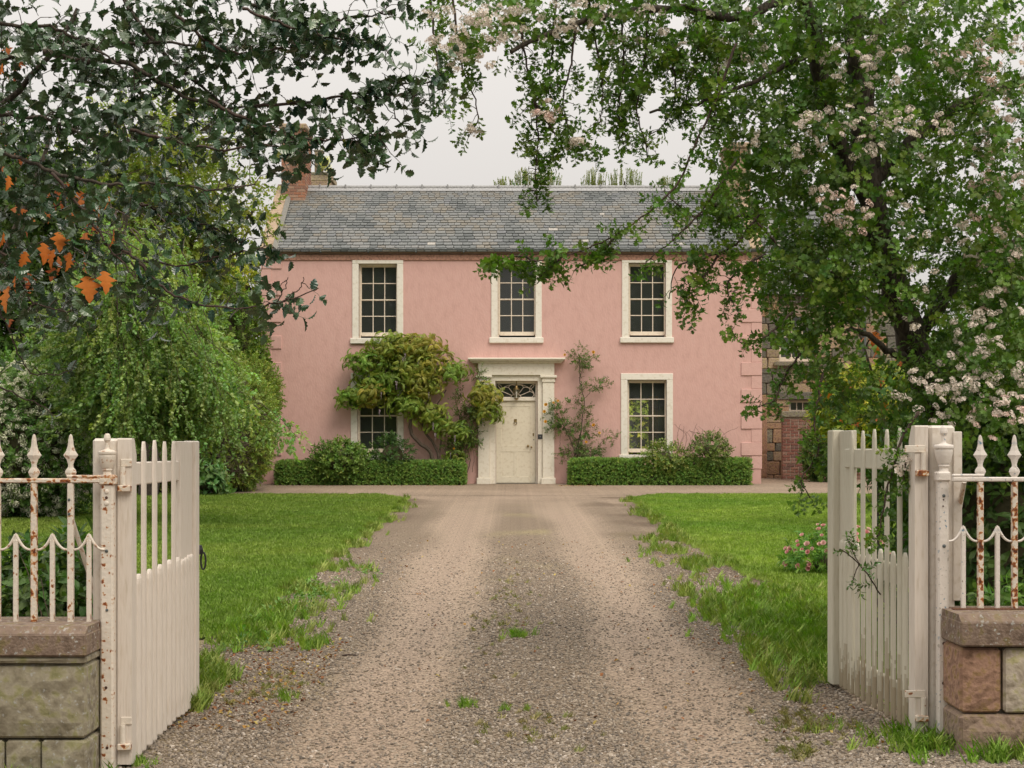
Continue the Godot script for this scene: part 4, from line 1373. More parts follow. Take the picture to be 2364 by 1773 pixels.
# ---------------------------------------------------------------- leaves and sprigs, all growing along +y
var SP := {}
const HAW := [Vector2(0, 0.03), Vector2(0.2, 0.1), Vector2(0.34, 0.46), Vector2(0.46, 0.2), Vector2(0.66, 0.5), Vector2(0.74, 0.22), Vector2(0.9, 0.22), Vector2(1, 0)]
const HOL := [Vector2(0, 0.03), Vector2(0.13, 0.3), Vector2(0.24, 0.23), Vector2(0.38, 0.41), Vector2(0.48, 0.29), Vector2(0.62, 0.4), Vector2(0.72, 0.23), Vector2(0.84, 0.21), Vector2(1, 0)]
const OVAL := [Vector2(0, 0.02), Vector2(0.3, 0.24), Vector2(0.65, 0.22), Vector2(1, 0)]
const HEART := [Vector2(0, 0.12), Vector2(0.25, 0.38), Vector2(0.6, 0.26), Vector2(1, 0)]
const MAPLE := [Vector2(0, 0.05), Vector2(0.14, 0.3), Vector2(0.2, 0.16), Vector2(0.42, 0.56), Vector2(0.5, 0.2), Vector2(0.62, 0.34), Vector2(0.72, 0.16), Vector2(0.84, 0.15), Vector2(1, 0)]
const LANCE := [Vector2(0, 0.03), Vector2(0.35, 0.15), Vector2(0.7, 0.12), Vector2(1, 0)]

func sprig(n: int, twig: float, st: Array, l0: float, l1: float, open: float, fold: float, droop: float, wave := 0.0, stem := Color(1.6, 0.6, 0.5)) -> ArrayMesh:
	var b := MB.new()
	if twig > 0.0:
		b.col = stem
		b.tube(PackedVector3Array([Vector3(0, -0.02, 0), Vector3(rr(-0.1, 0.1) * twig, twig * 0.5, rr(-0.1, 0.1) * twig), Vector3(0, twig, 0)]), PackedFloat32Array([0.0022, 0.0016, 0.001]), 3, false)
	for k in n:
		var t := (k + 0.6) / n
		var q := k * 2.4 + rr(-0.4, 0.4)
		var a := lerpf(open, open * 0.45, t * t) + rr(-0.25, 0.25)
		var dirn := Vector3(sin(a) * cos(q), cos(a), sin(a) * sin(q))
		var nrm := (Vector3.UP * 0.9 + rdir() * 0.45 - dirn * 0.2).normalized()
		b.col = Color(1, 1, 1) * rr(0.72, 1.25)
		b.col.r *= rr(0.9, 1.15)
		b.leaf(Vector3(0, t * twig, 0) + dirn * 0.006, dirn, nrm, rr(l0, l1), st, fold, droop * rr(0.4, 1.5), wave)
	return b.mesh()

func make_sprigs() -> void:
	SP.haw = sprig(10, 0.11, HAW, 0.034, 0.05, 1.15, 0.25, 0.25)
	SP.haw2 = sprig(8, 0.08, HAW, 0.03, 0.046, 1.3, 0.3, 0.35)
	SP.holly = sprig(6, 0.13, HOL, 0.045, 0.072, 1.15, 0.3, 0.35, 0.03)
	SP.holly3 = sprig(4, 0.12, HOL, 0.045, 0.072, 1.2, 0.3, 0.4, 0.03)
	SP.holly2 = sprig(5, 0.09, HOL, 0.045, 0.072, 1.25, 0.3, 0.45, 0.03)
	SP.oval = sprig(11, 0.13, OVAL, 0.04, 0.062, 1.05, 0.25, 0.4)
	SP.broad = sprig(9, 0.16, OVAL, 0.075, 0.12, 1.2, 0.25, 0.5)
	SP.small = sprig(14, 0.07, OVAL, 0.017, 0.026, 1.0, 0.2, 0.1)
	SP.lance = sprig(16, 0.34, LANCE, 0.09, 0.13, 0.8, 0.2, 0.9)
	SP.rose = sprig(10, 0.13, OVAL, 0.032, 0.05, 1.15, 0.3, 0.4)
	SP.upright = sprig(16, 0.5, HEART, 0.05, 0.075, 0.7, 0.2, 0.3)
	# hanging birch-like spray: leaves dangle from a thin shoot
	var b := MB.new()
	b.col = Color(1.2, 0.7, 0.5)
	b.tube(PackedVector3Array([Vector3.ZERO, Vector3(0.01, 0.15, 0), Vector3(0, 0.34, 0.01)]), PackedFloat32Array([0.003, 0.002, 0.001]), 3, false)
	for k in 22:
		var t := rr(0.02, 1.0)
		var q := rr(0, TAU)
		var dirn := Vector3(cos(q) * 0.8, rr(-0.1, 0.9), sin(q) * 0.8).normalized()
		b.col = Color(1, 1, 1) * rr(0.7, 1.3)
		b.leaf(Vector3(0, t * 0.34, 0) + dirn * 0.012, dirn, (Vector3(cos(q), -0.5, sin(q)) + rdir() * 0.5).normalized(), rr(0.035, 0.055), HEART, 0.2, 0.2)
	SP.birch = b.mesh()
	# wisteria: drooping feather leaves in a bunch
	b = MB.new()
	for f in 3:
		var q0 := f * 2.1 + rr(-0.3, 0.3)
		var out := Vector3(cos(q0) * 0.8, 0.75, sin(q0) * 0.8).normalized()
		var pts := PackedVector3Array()
		for k in 8:
			var t := k / 7.0
			pts.append(out * 0.26 * t - Vector3(0, 0.17 * t * t, 0))
		b.col = Color(1.1, 0.9, 0.6)
		b.tube(pts, PackedFloat32Array([0.0025, 0.0015]), 3, false)
		for k in 7:
			for s in [-1.0, 1.0]:
				if k == 6 and s > 0:
					continue
				var tg := (pts[k + 1] - pts[k]).normalized()
				var sd: Vector3 = tg.cross(Vector3.UP).normalized() * s
				var dirn: Vector3 = (tg * 0.75 + sd * (0.0 if k == 6 else 0.75) - Vector3(0, 0.45, 0)).normalized()
				b.col = Color(1, 1, 1) * rr(0.8, 1.25)
				b.leaf(pts[k + 1], dirn, (Vector3.UP + sd * 0.4).normalized(), rr(0.06, 0.085), LANCE, 0.2, 0.25)
	SP.wisteria = b.mesh()
	# blossom: a domed head of small five-petalled flowers
	b = MB.new()
	for k in 22:
		var z := 1.0 - (k + 0.5) / 22.0 * 0.85
		var q := k * 2.4
		var s := sqrt(1.0 - z * z)
		var o := Vector3(cos(q) * s, z * 0.5, sin(q) * s)
		var c := o * rr(0.026, 0.042)
		var nn := (o + rdir() * 0.5).normalized()
		var u := nn.cross(Vector3.UP if absf(nn.y) < 0.9 else Vector3.RIGHT).normalized()
		var w := nn.cross(u)
		for p in 5:
			var a0 := TAU * p / 5.0 + k
			var a1 := a0 + TAU / 5.0 * 0.86
			b.col = Color(1, 1, 1) * rr(0.85, 1.1)
			b.tri(c, c + (u * cos(a0) + w * sin(a0)) * 0.0095 + nn * 0.003, c + (u * cos(a1) + w * sin(a1)) * 0.0095 + nn * 0.003)
		b.col = Color(0.8, 0.65, 0.35)
		b.tri(c + nn * 0.002 + u * 0.002, c + nn * 0.002 - u * 0.002 + w * 0.002, c + nn * 0.002 - w * 0.002)
	SP.bloom = b.mesh()
	# rose: cupped rings of petals
	b = MB.new()
	for ring in 3:
		for p in 6:
			var q := TAU * p / 6.0 + ring * 0.5
			var tilt: float = [1.2, 0.8, 0.35][ring]
			var dirn := Vector3(cos(q) * sin(tilt), cos(tilt), sin(q) * sin(tilt))
			b.col = Color(1, 1, 1) * [0.95, 1.0, 0.9][ring]
			b.leaf(Vector3(0, 0.004 * ring, 0), dirn, (Vector3.UP - dirn * 0.3).normalized(), [0.042, 0.036, 0.028][ring], [Vector2(0, 0.1), Vector2(0.5, 0.42), Vector2(0.85, 0.35), Vector2(1, 0.1)], 0.35, -0.4)
	SP.rose_bloom = b.mesh()
	# wisteria flowers: a hanging tassel
	b = MB.new()
	for k in 26:
		var t := k / 26.0
		var q := k * 2.4
		var dirn := Vector3(cos(q), -0.2, sin(q)).normalized()
		b.col = Color(1, 1, 1) * rr(0.8, 1.15)
		b.leaf(Vector3(0, -0.17 * t, 0), dirn, rdir(), lerpf(0.032, 0.012, t), HEART, 0.3, 0.3)
	SP.tassel = b.mesh()
	for hgt in 2:
		b = MB.new()
		for k in [15, 16][hgt]:
			var q := rr(0, TAU)
			var r0: float = sqrt(R.randf()) * [0.11, 0.05][hgt]
			var base := Vector3(cos(q) * r0, -0.01, sin(q) * r0)
			var lean := Vector3(rr(-0.5, 0.5), 1.0, rr(-0.5, 0.5)) * Vector3([0.9, 1.3][hgt], 1, [0.9, 1.3][hgt])
			var L := rr(0.03, 0.06) if hgt == 0 else rr(0.07, 0.17)
			b.col = Color(1, 1, 1) * rr(0.75, 1.3)
			b.leaf(base, lean.normalized(), Vector3(cos(q), 0.2, sin(q)).normalized(), L, [Vector2(0, 0.045), Vector2(0.55, 0.035), Vector2(1, 0)] if hgt == 1 else [Vector2(0, 0.09), Vector2(0.6, 0.07), Vector2(1, 0)], 0.2, rr(0.1, 0.6))
		SP["tuft" if hgt == 0 else "tall_tuft"] = b.mesh()
	b = MB.new()
	b.leaf(Vector3.ZERO, Vector3.UP, Vector3.BACK, 0.11, MAPLE, 0.15, 0.25, 0.01)
	SP.maple = b.mesh()
	b = MB.new()
	b.leaf(Vector3.ZERO, Vector3.UP, Vector3.BACK, 0.066, HOL, 0.3, 0.3, 0.03)
	SP.holly_leaf = b.mesh()
	b = MB.new()
	b.leaf(Vector3(0, -0.02, 0), Vector3.UP, Vector3.BACK, 0.045, [Vector2(0, 0.05), Vector2(0.3, 0.3), Vector2(0.7, 0.25), Vector2(1, 0)], 0.5, 0.6)
	SP.litter = b.mesh()
	# pebbles
	for k in 3:
		var sm := SphereMesh.new()
		sm.radius = 1.0
		sm.height = 2.0
		sm.radial_segments = 6
		sm.rings = 3
		var a := sm.get_mesh_arrays()
		b = MB.new()
		var vv: PackedVector3Array = a[Mesh.ARRAY_VERTEX]
		var jit := {}
		for i in vv.size():
			var key := Vector3i((vv[i] * 100.0).round())
			if not jit.has(key):
				jit[key] = rr(0.7, 1.15)
			vv[i] = vv[i] * jit[key] * Vector3(1.0, 0.62, 0.8)
		var ix: PackedInt32Array = a[Mesh.ARRAY_INDEX]
		for i in range(0, ix.size(), 3):
			if vv[ix[i]].is_equal_approx(vv[ix[i + 1]]) or vv[ix[i + 1]].is_equal_approx(vv[ix[i + 2]]) or vv[ix[i]].is_equal_approx(vv[ix[i + 2]]):
				continue
			b.tri(vv[ix[i]], vv[ix[i + 1]], vv[ix[i + 2]])
		SP["pebble%d" % k] = b.mesh()

# ---------------------------------------------------------------- placing leaves
class Bunch:
	var w: Array[Transform3D] = []
	var c := PackedColorArray()

func tone(a: Color, b: Color) -> Color:
	var k := a.lerp(b, R.randf())
	# leaves differ in age and vigour
	return k * rr(0.72, 1.32) * Color(2.25 * rr(0.85, 1.22), 2.0, 1.55)

# sprigs through an ellipsoid, denser towards its skin
func blob(bn: Bunch, o: Vector3, r: Vector3, n: int, skin: float, size: float, a: Color, b: Color, hang := 0.0, floor_y := -9.0) -> void:
	for i in n:
		var u := rdir()
		var p := o + u * r * pow(R.randf(), skin)
		if p.y < floor_y:
			continue
		var lump := 1.0 + 0.22 * nz.get_noise_3d(p.x * 50.0, p.y * 50.0, p.z * 50.0)
		p = o + (p - o) * lump
		bn.w.append(grow(p, u * 0.8 + Vector3(0, 0.25 - hang, 0) + rdir() * 0.6, rr(0, TAU), size * rr(0.7, 1.25)))
		bn.c.append(tone(a, b))

# sprigs along a shoot, with side twigs drawn into wood
func along(bn: Bunch, wood: MB, p: PackedVector3Array, n: int, spread: float, size: float, a: Color, b: Color, hang := 0.2, from := 0.0) -> void:
	for i in n:
		var t := lerpf(from, 1.0, R.randf()) * (p.size() - 1)
		var k := mini(int(t), p.size() - 2)
		var q := p[k].lerp(p[k + 1], t - k)
		var tg := (p[k + 1] - p[k]).normalized()
		var o := (rdir() + Vector3(0, -hang * 0.5, 0)) * spread * sqrt(R.randf())
		var e := q + o
		if wood and o.length() > 0.04:
			wood.tube(PackedVector3Array([q, q + o * 0.5 + Vector3(0, 0.15, 0) * o.length(), e]), PackedFloat32Array([0.0032, 0.0025, 0.0018]), 3, false)
		bn.w.append(grow(e, o.normalized() * 0.6 + tg * 0.45 + rdir() * 0.55 - Vector3(0, hang, 0), rr(0, TAU), size * rr(0.75, 1.2)))
		bn.c.append(tone(a, b))

func shoot(wood: MB, pts: Array, r0: float, r1: float, sides := 5, wob := 0.012) -> PackedVector3Array:
	var n := maxi(6, pts.size() * 5)
	var p := smooth_path(pts, n)
	for i in range(1, p.size() - 1):
		p[i] += rdir() * wob
	wood.tube(p, taper(r0, r1, n), sides)
	return p

func ats(list: Array, d: float, d2 := -1.0) -> Array:
	var out := []
	for i in list.size():
		var q: Array = list[i]
		var dd := d if d2 < 0 else lerpf(d, d2, float(i) / maxi(1, list.size() - 1))
		out.append(at(q[0], q[1], q[2] if q.size() > 2 else dd))
	return out

# ---------------------------------------------------------------- the two trees that frame the view
const HG0 := Color(0.032, 0.085, 0.014)
const HG1 := Color(0.075, 0.145, 0.026)

func hawthorn() -> void:
	var t := thing("hawthorn_tree", "flowering hawthorn with pink and cream blossom leaning over the right gate", "tree", Vector3.ZERO)
	var wood := MB.new()
	var twigs := MB.new()
	var bn := Bunch.new()
	# trunk and forks
	shoot(wood, [gp(3.35, 11.2, -0.1), at(2205, 1150, 11.0), at(2165, 960, 10.9), at(2120, 820, 10.8), at(2070, 690, 10.7), at(2035, 560, 10.6), at(2005, 430, 10.5), at(1988, 320, 10.5)], 0.15, 0.075, 10, 0.02)
	shoot(wood, [at(1995, 360, 10.5), at(1985, 240, 10.5), at(1978, 120, 10.4), at(1965, 0, 10.4), at(1930, -200, 10.2)], 0.075, 0.05, 9, 0.012)
	shoot(wood, [at(2010, 470, 10.5), at(1935, 330, 10.4), at(1900, 200, 10.3), at(1882, 90, 10.2), at(1850, -20, 10.1), at(1760, -160, 9.9)], 0.06, 0.045, 8, 0.012)
	shoot(wood, [at(2040, 600, 10.6), at(2010, 130, 10.7), at(2080, 10, 10.9), at(2200, -160, 11.2)], 0.03, 0.03, 6)
	shoot(wood, [at(2130, 840, 10.8), at(2040, 805, 10.5), at(2000, 770, 10.4), at(1930, 760, 10.2)], 0.03, 0.012, 6)
	shoot(wood, [at(2110, 800, 10.8), at(2230, 620, 10.8), at(2350, 560, 10.9), at(2480, 520, 11)], 0.05, 0.03, 7)
	shoot(wood, [at(2010, 430, 10.5), at(2160, 280, 10.6), at(2330, 200, 10.6), at(2480, 160, 10.6)], 0.05, 0.025, 7)
	shoot(wood, [at(2090, 740, 10.7), at(1960, 650, 10.4), at(1850, 610, 10.2), at(1780, 600, 10)], 0.03, 0.012, 6)
	# limbs that reach over the drive above the frame
	shoot(wood, [at(1850, -20, 10.1), at(1700, 40, 9.9), at(1560, 20, 9.7), at(1330, 50, 9.5), at(1180, 120, 9.3)], 0.035, 0.014, 6)
	shoot(wood, [at(1790, -130, 10.0), at(1600, -130, 9.8), at(1350, -120, 9.6), at(1100, -60, 9.4), at(1000, 0, 9.3)], 0.04, 0.014, 6)
	shoot(wood, [at(1880, 120, 10.2), at(1760, 180, 10.0), at(1640, 230, 9.9), at(1500, 260, 9.8)], 0.02, 0.008, 5)
	# hanging shoots: [points, depth, sprigs, spread]
	var hangs := [
		[[[985, -60], [1000, 60], [1012, 160], [1035, 275]], 9.3, 16, 0.04],
		[[[1040, -40], [1065, 150], [1098, 230], [1103, 280], [1085, 310]], 9.3, 30, 0.05],
		[[[1180, -80], [1200, 60], [1222, 180], [1238, 270], [1242, 350], [1236, 400], [1240, 466]], 9.4, 120, 0.09],
		[[[1236, 240], [1275, 300], [1320, 330], [1362, 348]], 9.4, 34, 0.05],
		[[[1240, 350], [1265, 370], [1290, 352]], 9.4, 14, 0.03],
		[[[1290, -60], [1275, 100], [1268, 180], [1260, 240]], 9.5, 52, 0.07],
		[[[1330, 40], [1320, 140], [1300, 230], [1312, 300]], 9.5, 46, 0.07],
		[[[1350, -60], [1375, 100], [1390, 200], [1385, 285]], 9.6, 56, 0.08],
		[[[1420, -60], [1440, 120], [1430, 240], [1440, 335]], 9.7, 80, 0.1],
		[[[1500, -40], [1490, 130], [1470, 250], [1490, 330], [1497, 372]], 9.7, 80, 0.1],
		[[[1540, 100], [1560, 210], [1530, 290], [1500, 310]], 9.8, 40, 0.07],
		[[[1600, -40], [1610, 120], [1590, 200], [1570, 270]], 9.8, 70, 0.12],
		[[[1660, 130], [1655, 230], [1640, 300]], 9.9, 40, 0.08],
		[[[1700, 100], [1652, 235], [1600, 345], [1568, 420], [1490, 495], [1400, 555], [1300, 592], [1230, 604], [1165, 600]], 9.2, 60, 0.05],
		[[[1300, 592], [1260, 625], [1240, 655]], 9.2, 26, 0.04],
		[[[1240, 604], [1190, 590], [1120, 612]], 9.2, 34, 0.045],
		[[[1420, 545], [1380, 590], [1330, 620]], 9.25, 24, 0.04],
		[[[1700, 370], [1640, 460], [1570, 540], [1490, 605]], 9.3, 40, 0.05],
		[[[1760, 480], [1690, 570], [1600, 600], [1560, 620], [1545, 690]], 9.4, 48, 0.05],
		[[[1660, 590], [1620, 645], [1590, 660], [1585, 725]], 9.4, 40, 0.05],
		[[[1760, 590], [1710, 620], [1680, 660], [1690, 700]], 9.6, 44, 0.07],
		[[[1830, 720], [1760, 780], [1710, 790], [1690, 760]], 9.6, 30, 0.05],
		[[[1860, 800], [1810, 870], [1790, 920], [1750, 940]], 9.8, 44, 0.06],
		[[[1790, 560], [1730, 500], [1680, 500], [1640, 470]], 9.7, 60, 0.09],
		[[[1900, 860], [1880, 980], [1890, 1040], [1850, 1110], [1870, 1150]], 9.7, 60, 0.06],
		[[[2120, 950], [2080, 1020], [2060, 1090], [2040, 1170], [2030, 1240]], 8.0, 46, 0.045],
		[[[2150, 990], [2100, 1050], [2085, 1120]], 7.9, 22, 0.04],
		[[[1690, 440], [1610, 500], [1530, 440]], 9.7, 40, 0.08],
	]
	var haw_shoots := []
	for h in hangs:
		var p := shoot(twigs, ats(h[0], h[1]), 0.0085, 0.003, 5, 0.006)
		haw_shoots.append(p)
		along(bn, twigs, p, int(h[2] * 0.8), h[3], 0.85 if h[1] > 8.5 else 0.6, HG0, HG1, 0.25)
	# crown masses: centre px, py, d, radii in px, px, m, sprigs
	var zones := [
		[2080, 130, 10.6, 330, 190, 1.3, 900], [1800, 90, 10.2, 230, 150, 1.0, 520], [2230, 430, 10.8, 220, 260, 1.4, 800], [1930, 420, 10.5, 210, 170, 1.2, 520],
		[1560, 60, 9.9, 200, 120, 0.8, 420], [1350, 20, 9.6, 170, 90, 0.6, 240], [1120, 60, 9.3, 150, 80, 0.5, 200], [1030, 120, 9.3, 60, 50, 0.3, 40],
		[1770, 360, 10.2, 140, 140, 0.8, 240], [1875, 640, 10.2, 110, 140, 0.8, 330], [1990, 640, 10.4, 120, 110, 0.8, 200], [2280, 760, 10.6, 150, 200, 1.0, 520],
		[1890, 800, 10.0, 70, 80, 0.5, 90], [1960, 920, 10.0, 60, 60, 0.5, 50], [2250, 960, 10.3, 190, 130, 0.8, 420], [2120, 900, 10.6, 120, 90, 0.6, 130],
		[2360, 620, 11, 90, 120, 0.8, 160], [1650, 180, 9.9, 110, 90, 0.6, 160], [1480, 200, 9.7, 110, 90, 0.4, 120]]
	for z in zones:
		var s: float = z[2] / F
		blob(bn, at(z[0], z[1], z[2]), Vector3(z[3] * s, z[4] * s, z[5]), int(z[6] * (0.92 if z[0] > 1690 else 0.3)), 0.42, 0.95, HG0 * 0.85, HG1, 0.1)
	var b2 := Bunch.new()
	for i in range(bn.w.size() - 1, -1, -3):
		b2.w.append(bn.w[i]); b2.c.append(bn.c[i])
	var keep := Bunch.new()
	for i in bn.w.size():
		if (bn.w.size() - 1 - i) % 3 != 0:
			keep.w.append(bn.w[i]); keep.c.append(bn.c[i])
	put("trunk", wood, M.bark, t)
	put("twigs", twigs, M.twig, t)
	scatter("crown", SP.haw, M.leaf, keep.w, keep.c, t)
	scatter("crown", SP.haw2, M.leaf, b2.w, b2.c, t)
	# blossom heads
	var fl := Bunch.new()
	var fz := [[2300, 420, 10.2, 70, 330, 0.6, 130, 1], [2240, 130, 10.0, 130, 60, 0.5, 34, 1], [2000, 150, 9.7, 130, 70, 0.4, 34, 0], [2050, 300, 9.6, 190, 80, 0.4, 50, 0], [1960, 470, 9.6, 100, 70, 0.4, 30, 1], [1850, 320, 9.6, 110, 90, 0.4, 26, 0],
		[2280, 800, 9.8, 110, 150, 0.5, 70, 0], [2180, 900, 9.7, 130, 90, 0.4, 42, 0], [2310, 960, 9.5, 60, 60, 0.4, 26, 1], [2110, 640, 9.9, 60, 200, 0.3, 12, 0], [2240, 540, 10, 60, 80, 0.4, 12, 0],
		[1120, 60, 9.1, 150, 80, 0.4, 56, 0], [1060, 120, 9.1, 90, 50, 0.3, 26, 0], [1300, 40, 9.3, 140, 60, 0.4, 34, 0], [1260, 265, 9.35, 40, 40, 0.1, 14, 1], [1330, 330, 9.35, 30, 16, 0.06, 8, 0], [1480, 60, 9.6, 150, 60, 0.4, 22, 0], [1700, 100, 9.8, 140, 80, 0.5, 22, 0], [1100, 300, 9.3, 25, 16, 0.05, 5, 0], [2090, 1060, 7.9, 30, 40, 0.05, 5, 0]]
	for z in fz:
		var s: float = z[2] / F
		for i in z[6]:
			var u := rdir()
			var p := at(z[0], z[1], z[2]) + u * Vector3(z[3] * s, z[4] * s, z[5]) * sqrt(R.randf())
			fl.w.append(grow(p, Vector3(rr(-0.7, 0.7), rr(0.2, 1.0), rr(0.1, 1.0)), rr(0, TAU), rr(0.6, 1.0)))
			fl.c.append((Color(0.88, 0.64, 0.58) if z[7] == 1 else Color(0.86, 0.76, 0.68)).lerp(Color(0.82, 0.74, 0.64), R.randf()) * rr(0.85, 1.1))
	scatter("blossom", SP.bloom, M.petal, fl.w, fl.c, t)

func holly() -> void:
	var t := thing("holly_tree", "dark glossy holly whose branches hang in from the upper left", "tree", Vector3.ZERO)
	var wood := MB.new()
	var twigs := MB.new()
	var bn := Bunch.new()
	var open_bn := Bunch.new()
	# the trunk stands left of the frame
	shoot(wood, [gp(-4.1, 8.9, -0.1), Vector3(-4.05, 1.6, -8.9), Vector3(-3.9, 3.2, -8.8), Vector3(-3.7, 5.2, -8.7), Vector3(-3.6, 7.2, -8.6)], 0.15, 0.05, 9, 0.02)
	var limbs := [
		[[[-500, 700], [-200, 400], [0, 250], [120, 120], [180, 20]], 8.7, 0.03, 0.012, 30],
		[[[-400, 420], [-100, 230], [0, 145], [90, 108], [230, 104], [380, 100], [480, 108]], 8.6, 0.022, 0.006, 60],
		[[[-60, 40], [20, 58], [120, 62], [200, 100], [285, 160]], 8.2, 0.012, 0.005, 30],
		[[[100, 120], [180, 140], [300, 150], [420, 220], [520, 250], [590, 245]], 8.5, 0.018, 0.007, 70],
		[[[280, -20], [330, 70], [430, 170], [520, 240]], 8.7, 0.016, 0.006, 50],
		[[[400, 30], [500, 110], [560, 122], [640, 112], [700, 104], [760, 90]], 8.4, 0.011, 0.004, 50],
		[[[480, -20], [620, 20], [700, 60], [760, 50], [820, 40], [900, 30]], 8.6, 0.012, 0.004, 60],
		[[[560, 20], [700, 70], [800, 90], [870, 100], [905, 130]], 8.3, 0.009, 0.003, 46],
		[[[590, 245], [700, 238], [780, 222], [860, 212], [930, 195], [985, 190], [1030, 163]], 8.5, 0.0095, 0.003, 44],
		[[[930, 195], [960, 225], [985, 245]], 8.5, 0.004, 0.002, 12],
		[[[860, 212], [900, 255], [930, 290]], 8.5, 0.004, 0.002, 10],
		[[[480, 230], [600, 290], [700, 320], [800, 320], [870, 310], [895, 300]], 8.2, 0.011, 0.003, 62],
		[[[870, 310], [890, 340], [880, 350]], 8.2, 0.004, 0.002, 10],
		[[[300, 300], [430, 330], [520, 345], [620, 335], [690, 350]], 8.1, 0.01, 0.003, 30],
		[[[-60, 330], [60, 370], [160, 410], [250, 425], [390, 425], [500, 440], [590, 425]], 8.0, 0.012, 0.004, 46],
		[[[-100, 250], [0, 265], [110, 275], [220, 320], [330, 325]], 8.2, 0.014, 0.005, 60],
		[[[120, 400], [180, 470], [230, 540], [265, 585], [310, 640]], 7.9, 0.009, 0.003, 40],
		[[[240, 560], [310, 595], [350, 640], [400, 680], [460, 705], [560, 712], [640, 700], [700, 680], [735, 665]], 8.0, 0.0085, 0.003, 22],
		[[[640, 700], [660, 660], [665, 640]], 8.0, 0.004, 0.002, 5],
		[[[650, 700], [690, 665], [700, 640]], 8.0, 0.004, 0.002, 5],
		[[[330, 600], [420, 615], [520, 590], [600, 575], [640, 600]], 8.1, 0.006, 0.003, 18],
		[[[320, 470], [420, 500], [500, 530], [560, 560]], 8.2, 0.008, 0.003, 34],
		[[[300, 600], [350, 680], [420, 720]], 8.0, 0.005, 0.002, 12],
		[[[-50, 560], [30, 600], [80, 700], [160, 720]], 7.9, 0.008, 0.003, 40],
		[[[-40, 640], [20, 760], [70, 860], [150, 860], [180, 830]], 8.1, 0.006, 0.002, 5],
		[[[-40, 880], [60, 920], [130, 960]], 8.1, 0.006, 0.002, 3],
	]
	for l in limbs:
		var p := shoot(twigs if l[2] < 0.012 else wood, ats(l[0], l[1]), l[2], l[3], 6, 0.008)
		along(open_bn, twigs, p, int(l[4] * 0.72), 0.1 if l[2] < 0.0099 else 0.15, 0.95, Color(0.014, 0.038, 0.019), Color(0.026, 0.058, 0.024), 0.25, 0.15)
	scatter("spray", SP.holly3, M.holly, open_bn.w, open_bn.c, t)
	var zones := [[140, 150, 8.7, 240, 200, 0.6, 230], [430, 60, 8.7, 180, 90, 0.5, 120], [230, 340, 8.5, 230, 140, 0.6, 210], [80, 520, 8.4, 180, 150, 0.5, 150], [600, 40, 8.6, 120, 50, 0.4, 40], [600, 280, 8.5, 110, 40, 0.3, 24], [380, 490, 8.4, 90, 70, 0.4, 30], [120, 690, 8.3, 140, 70, 0.4, 40]]
	for z in zones:
		var s: float = z[2] / F
		blob(bn, at(z[0], z[1], z[2]), Vector3(z[3] * s, z[4] * s, z[5]), int(z[6] * 0.36), 0.45, 1.0, Color(0.013, 0.036, 0.019), Color(0.024, 0.052, 0.024), 0.2)
	# the nearest single leaves are pieces of their own
	var k1: Array[Transform3D] = []
	var c1 := PackedColorArray()
	var k2: Array[Transform3D] = []
	var c2 := PackedColorArray()
	for i in bn.w.size():
		if i % 2 == 0:
			k1.append(bn.w[i]); c1.append(bn.c[i])
		else:
			k2.append(bn.w[i]); c2.append(bn.c[i])
	put("trunk", wood, M.bark, t)
	put("twigs", twigs, M.twig, t)
	scatter("crown", SP.holly, M.holly, k1, c1, t)
	scatter("crown", SP.holly2, M.holly, k2, c2, t)
	var tints := []
	for k in 5:
		var m: StandardMaterial3D = (M.holly as StandardMaterial3D).duplicate()
		var q: Color = [Color(0.022, 0.06, 0.035), Color(0.032, 0.08, 0.04), Color(0.05, 0.1, 0.03), Color(0.026, 0.07, 0.045), Color(0.19, 0.2, 0.035)][k]
		m.albedo_color = q.linear_to_srgb()
		tints.append(m)
	for k in 240:
		var l: Array = limbs[[5, 7, 8, 11, 13, 17, 20, 21, 5, 7, 8, 11, 6][k % 13]]
		var p := smooth_path(ats(l[0], l[1]), 24)
		var i := 4 + R.randi() % 20
		var dirn := (rdir() + Vector3(0, -0.5, 0.2)).normalized()
		put("leaf", SP.holly_leaf, tints[R.randi() % 4 if k % 30 != 0 else 4], t, grow(p[i] + dirn * 0.012, dirn, rr(0, TAU), rr(0.8, 1.2)))

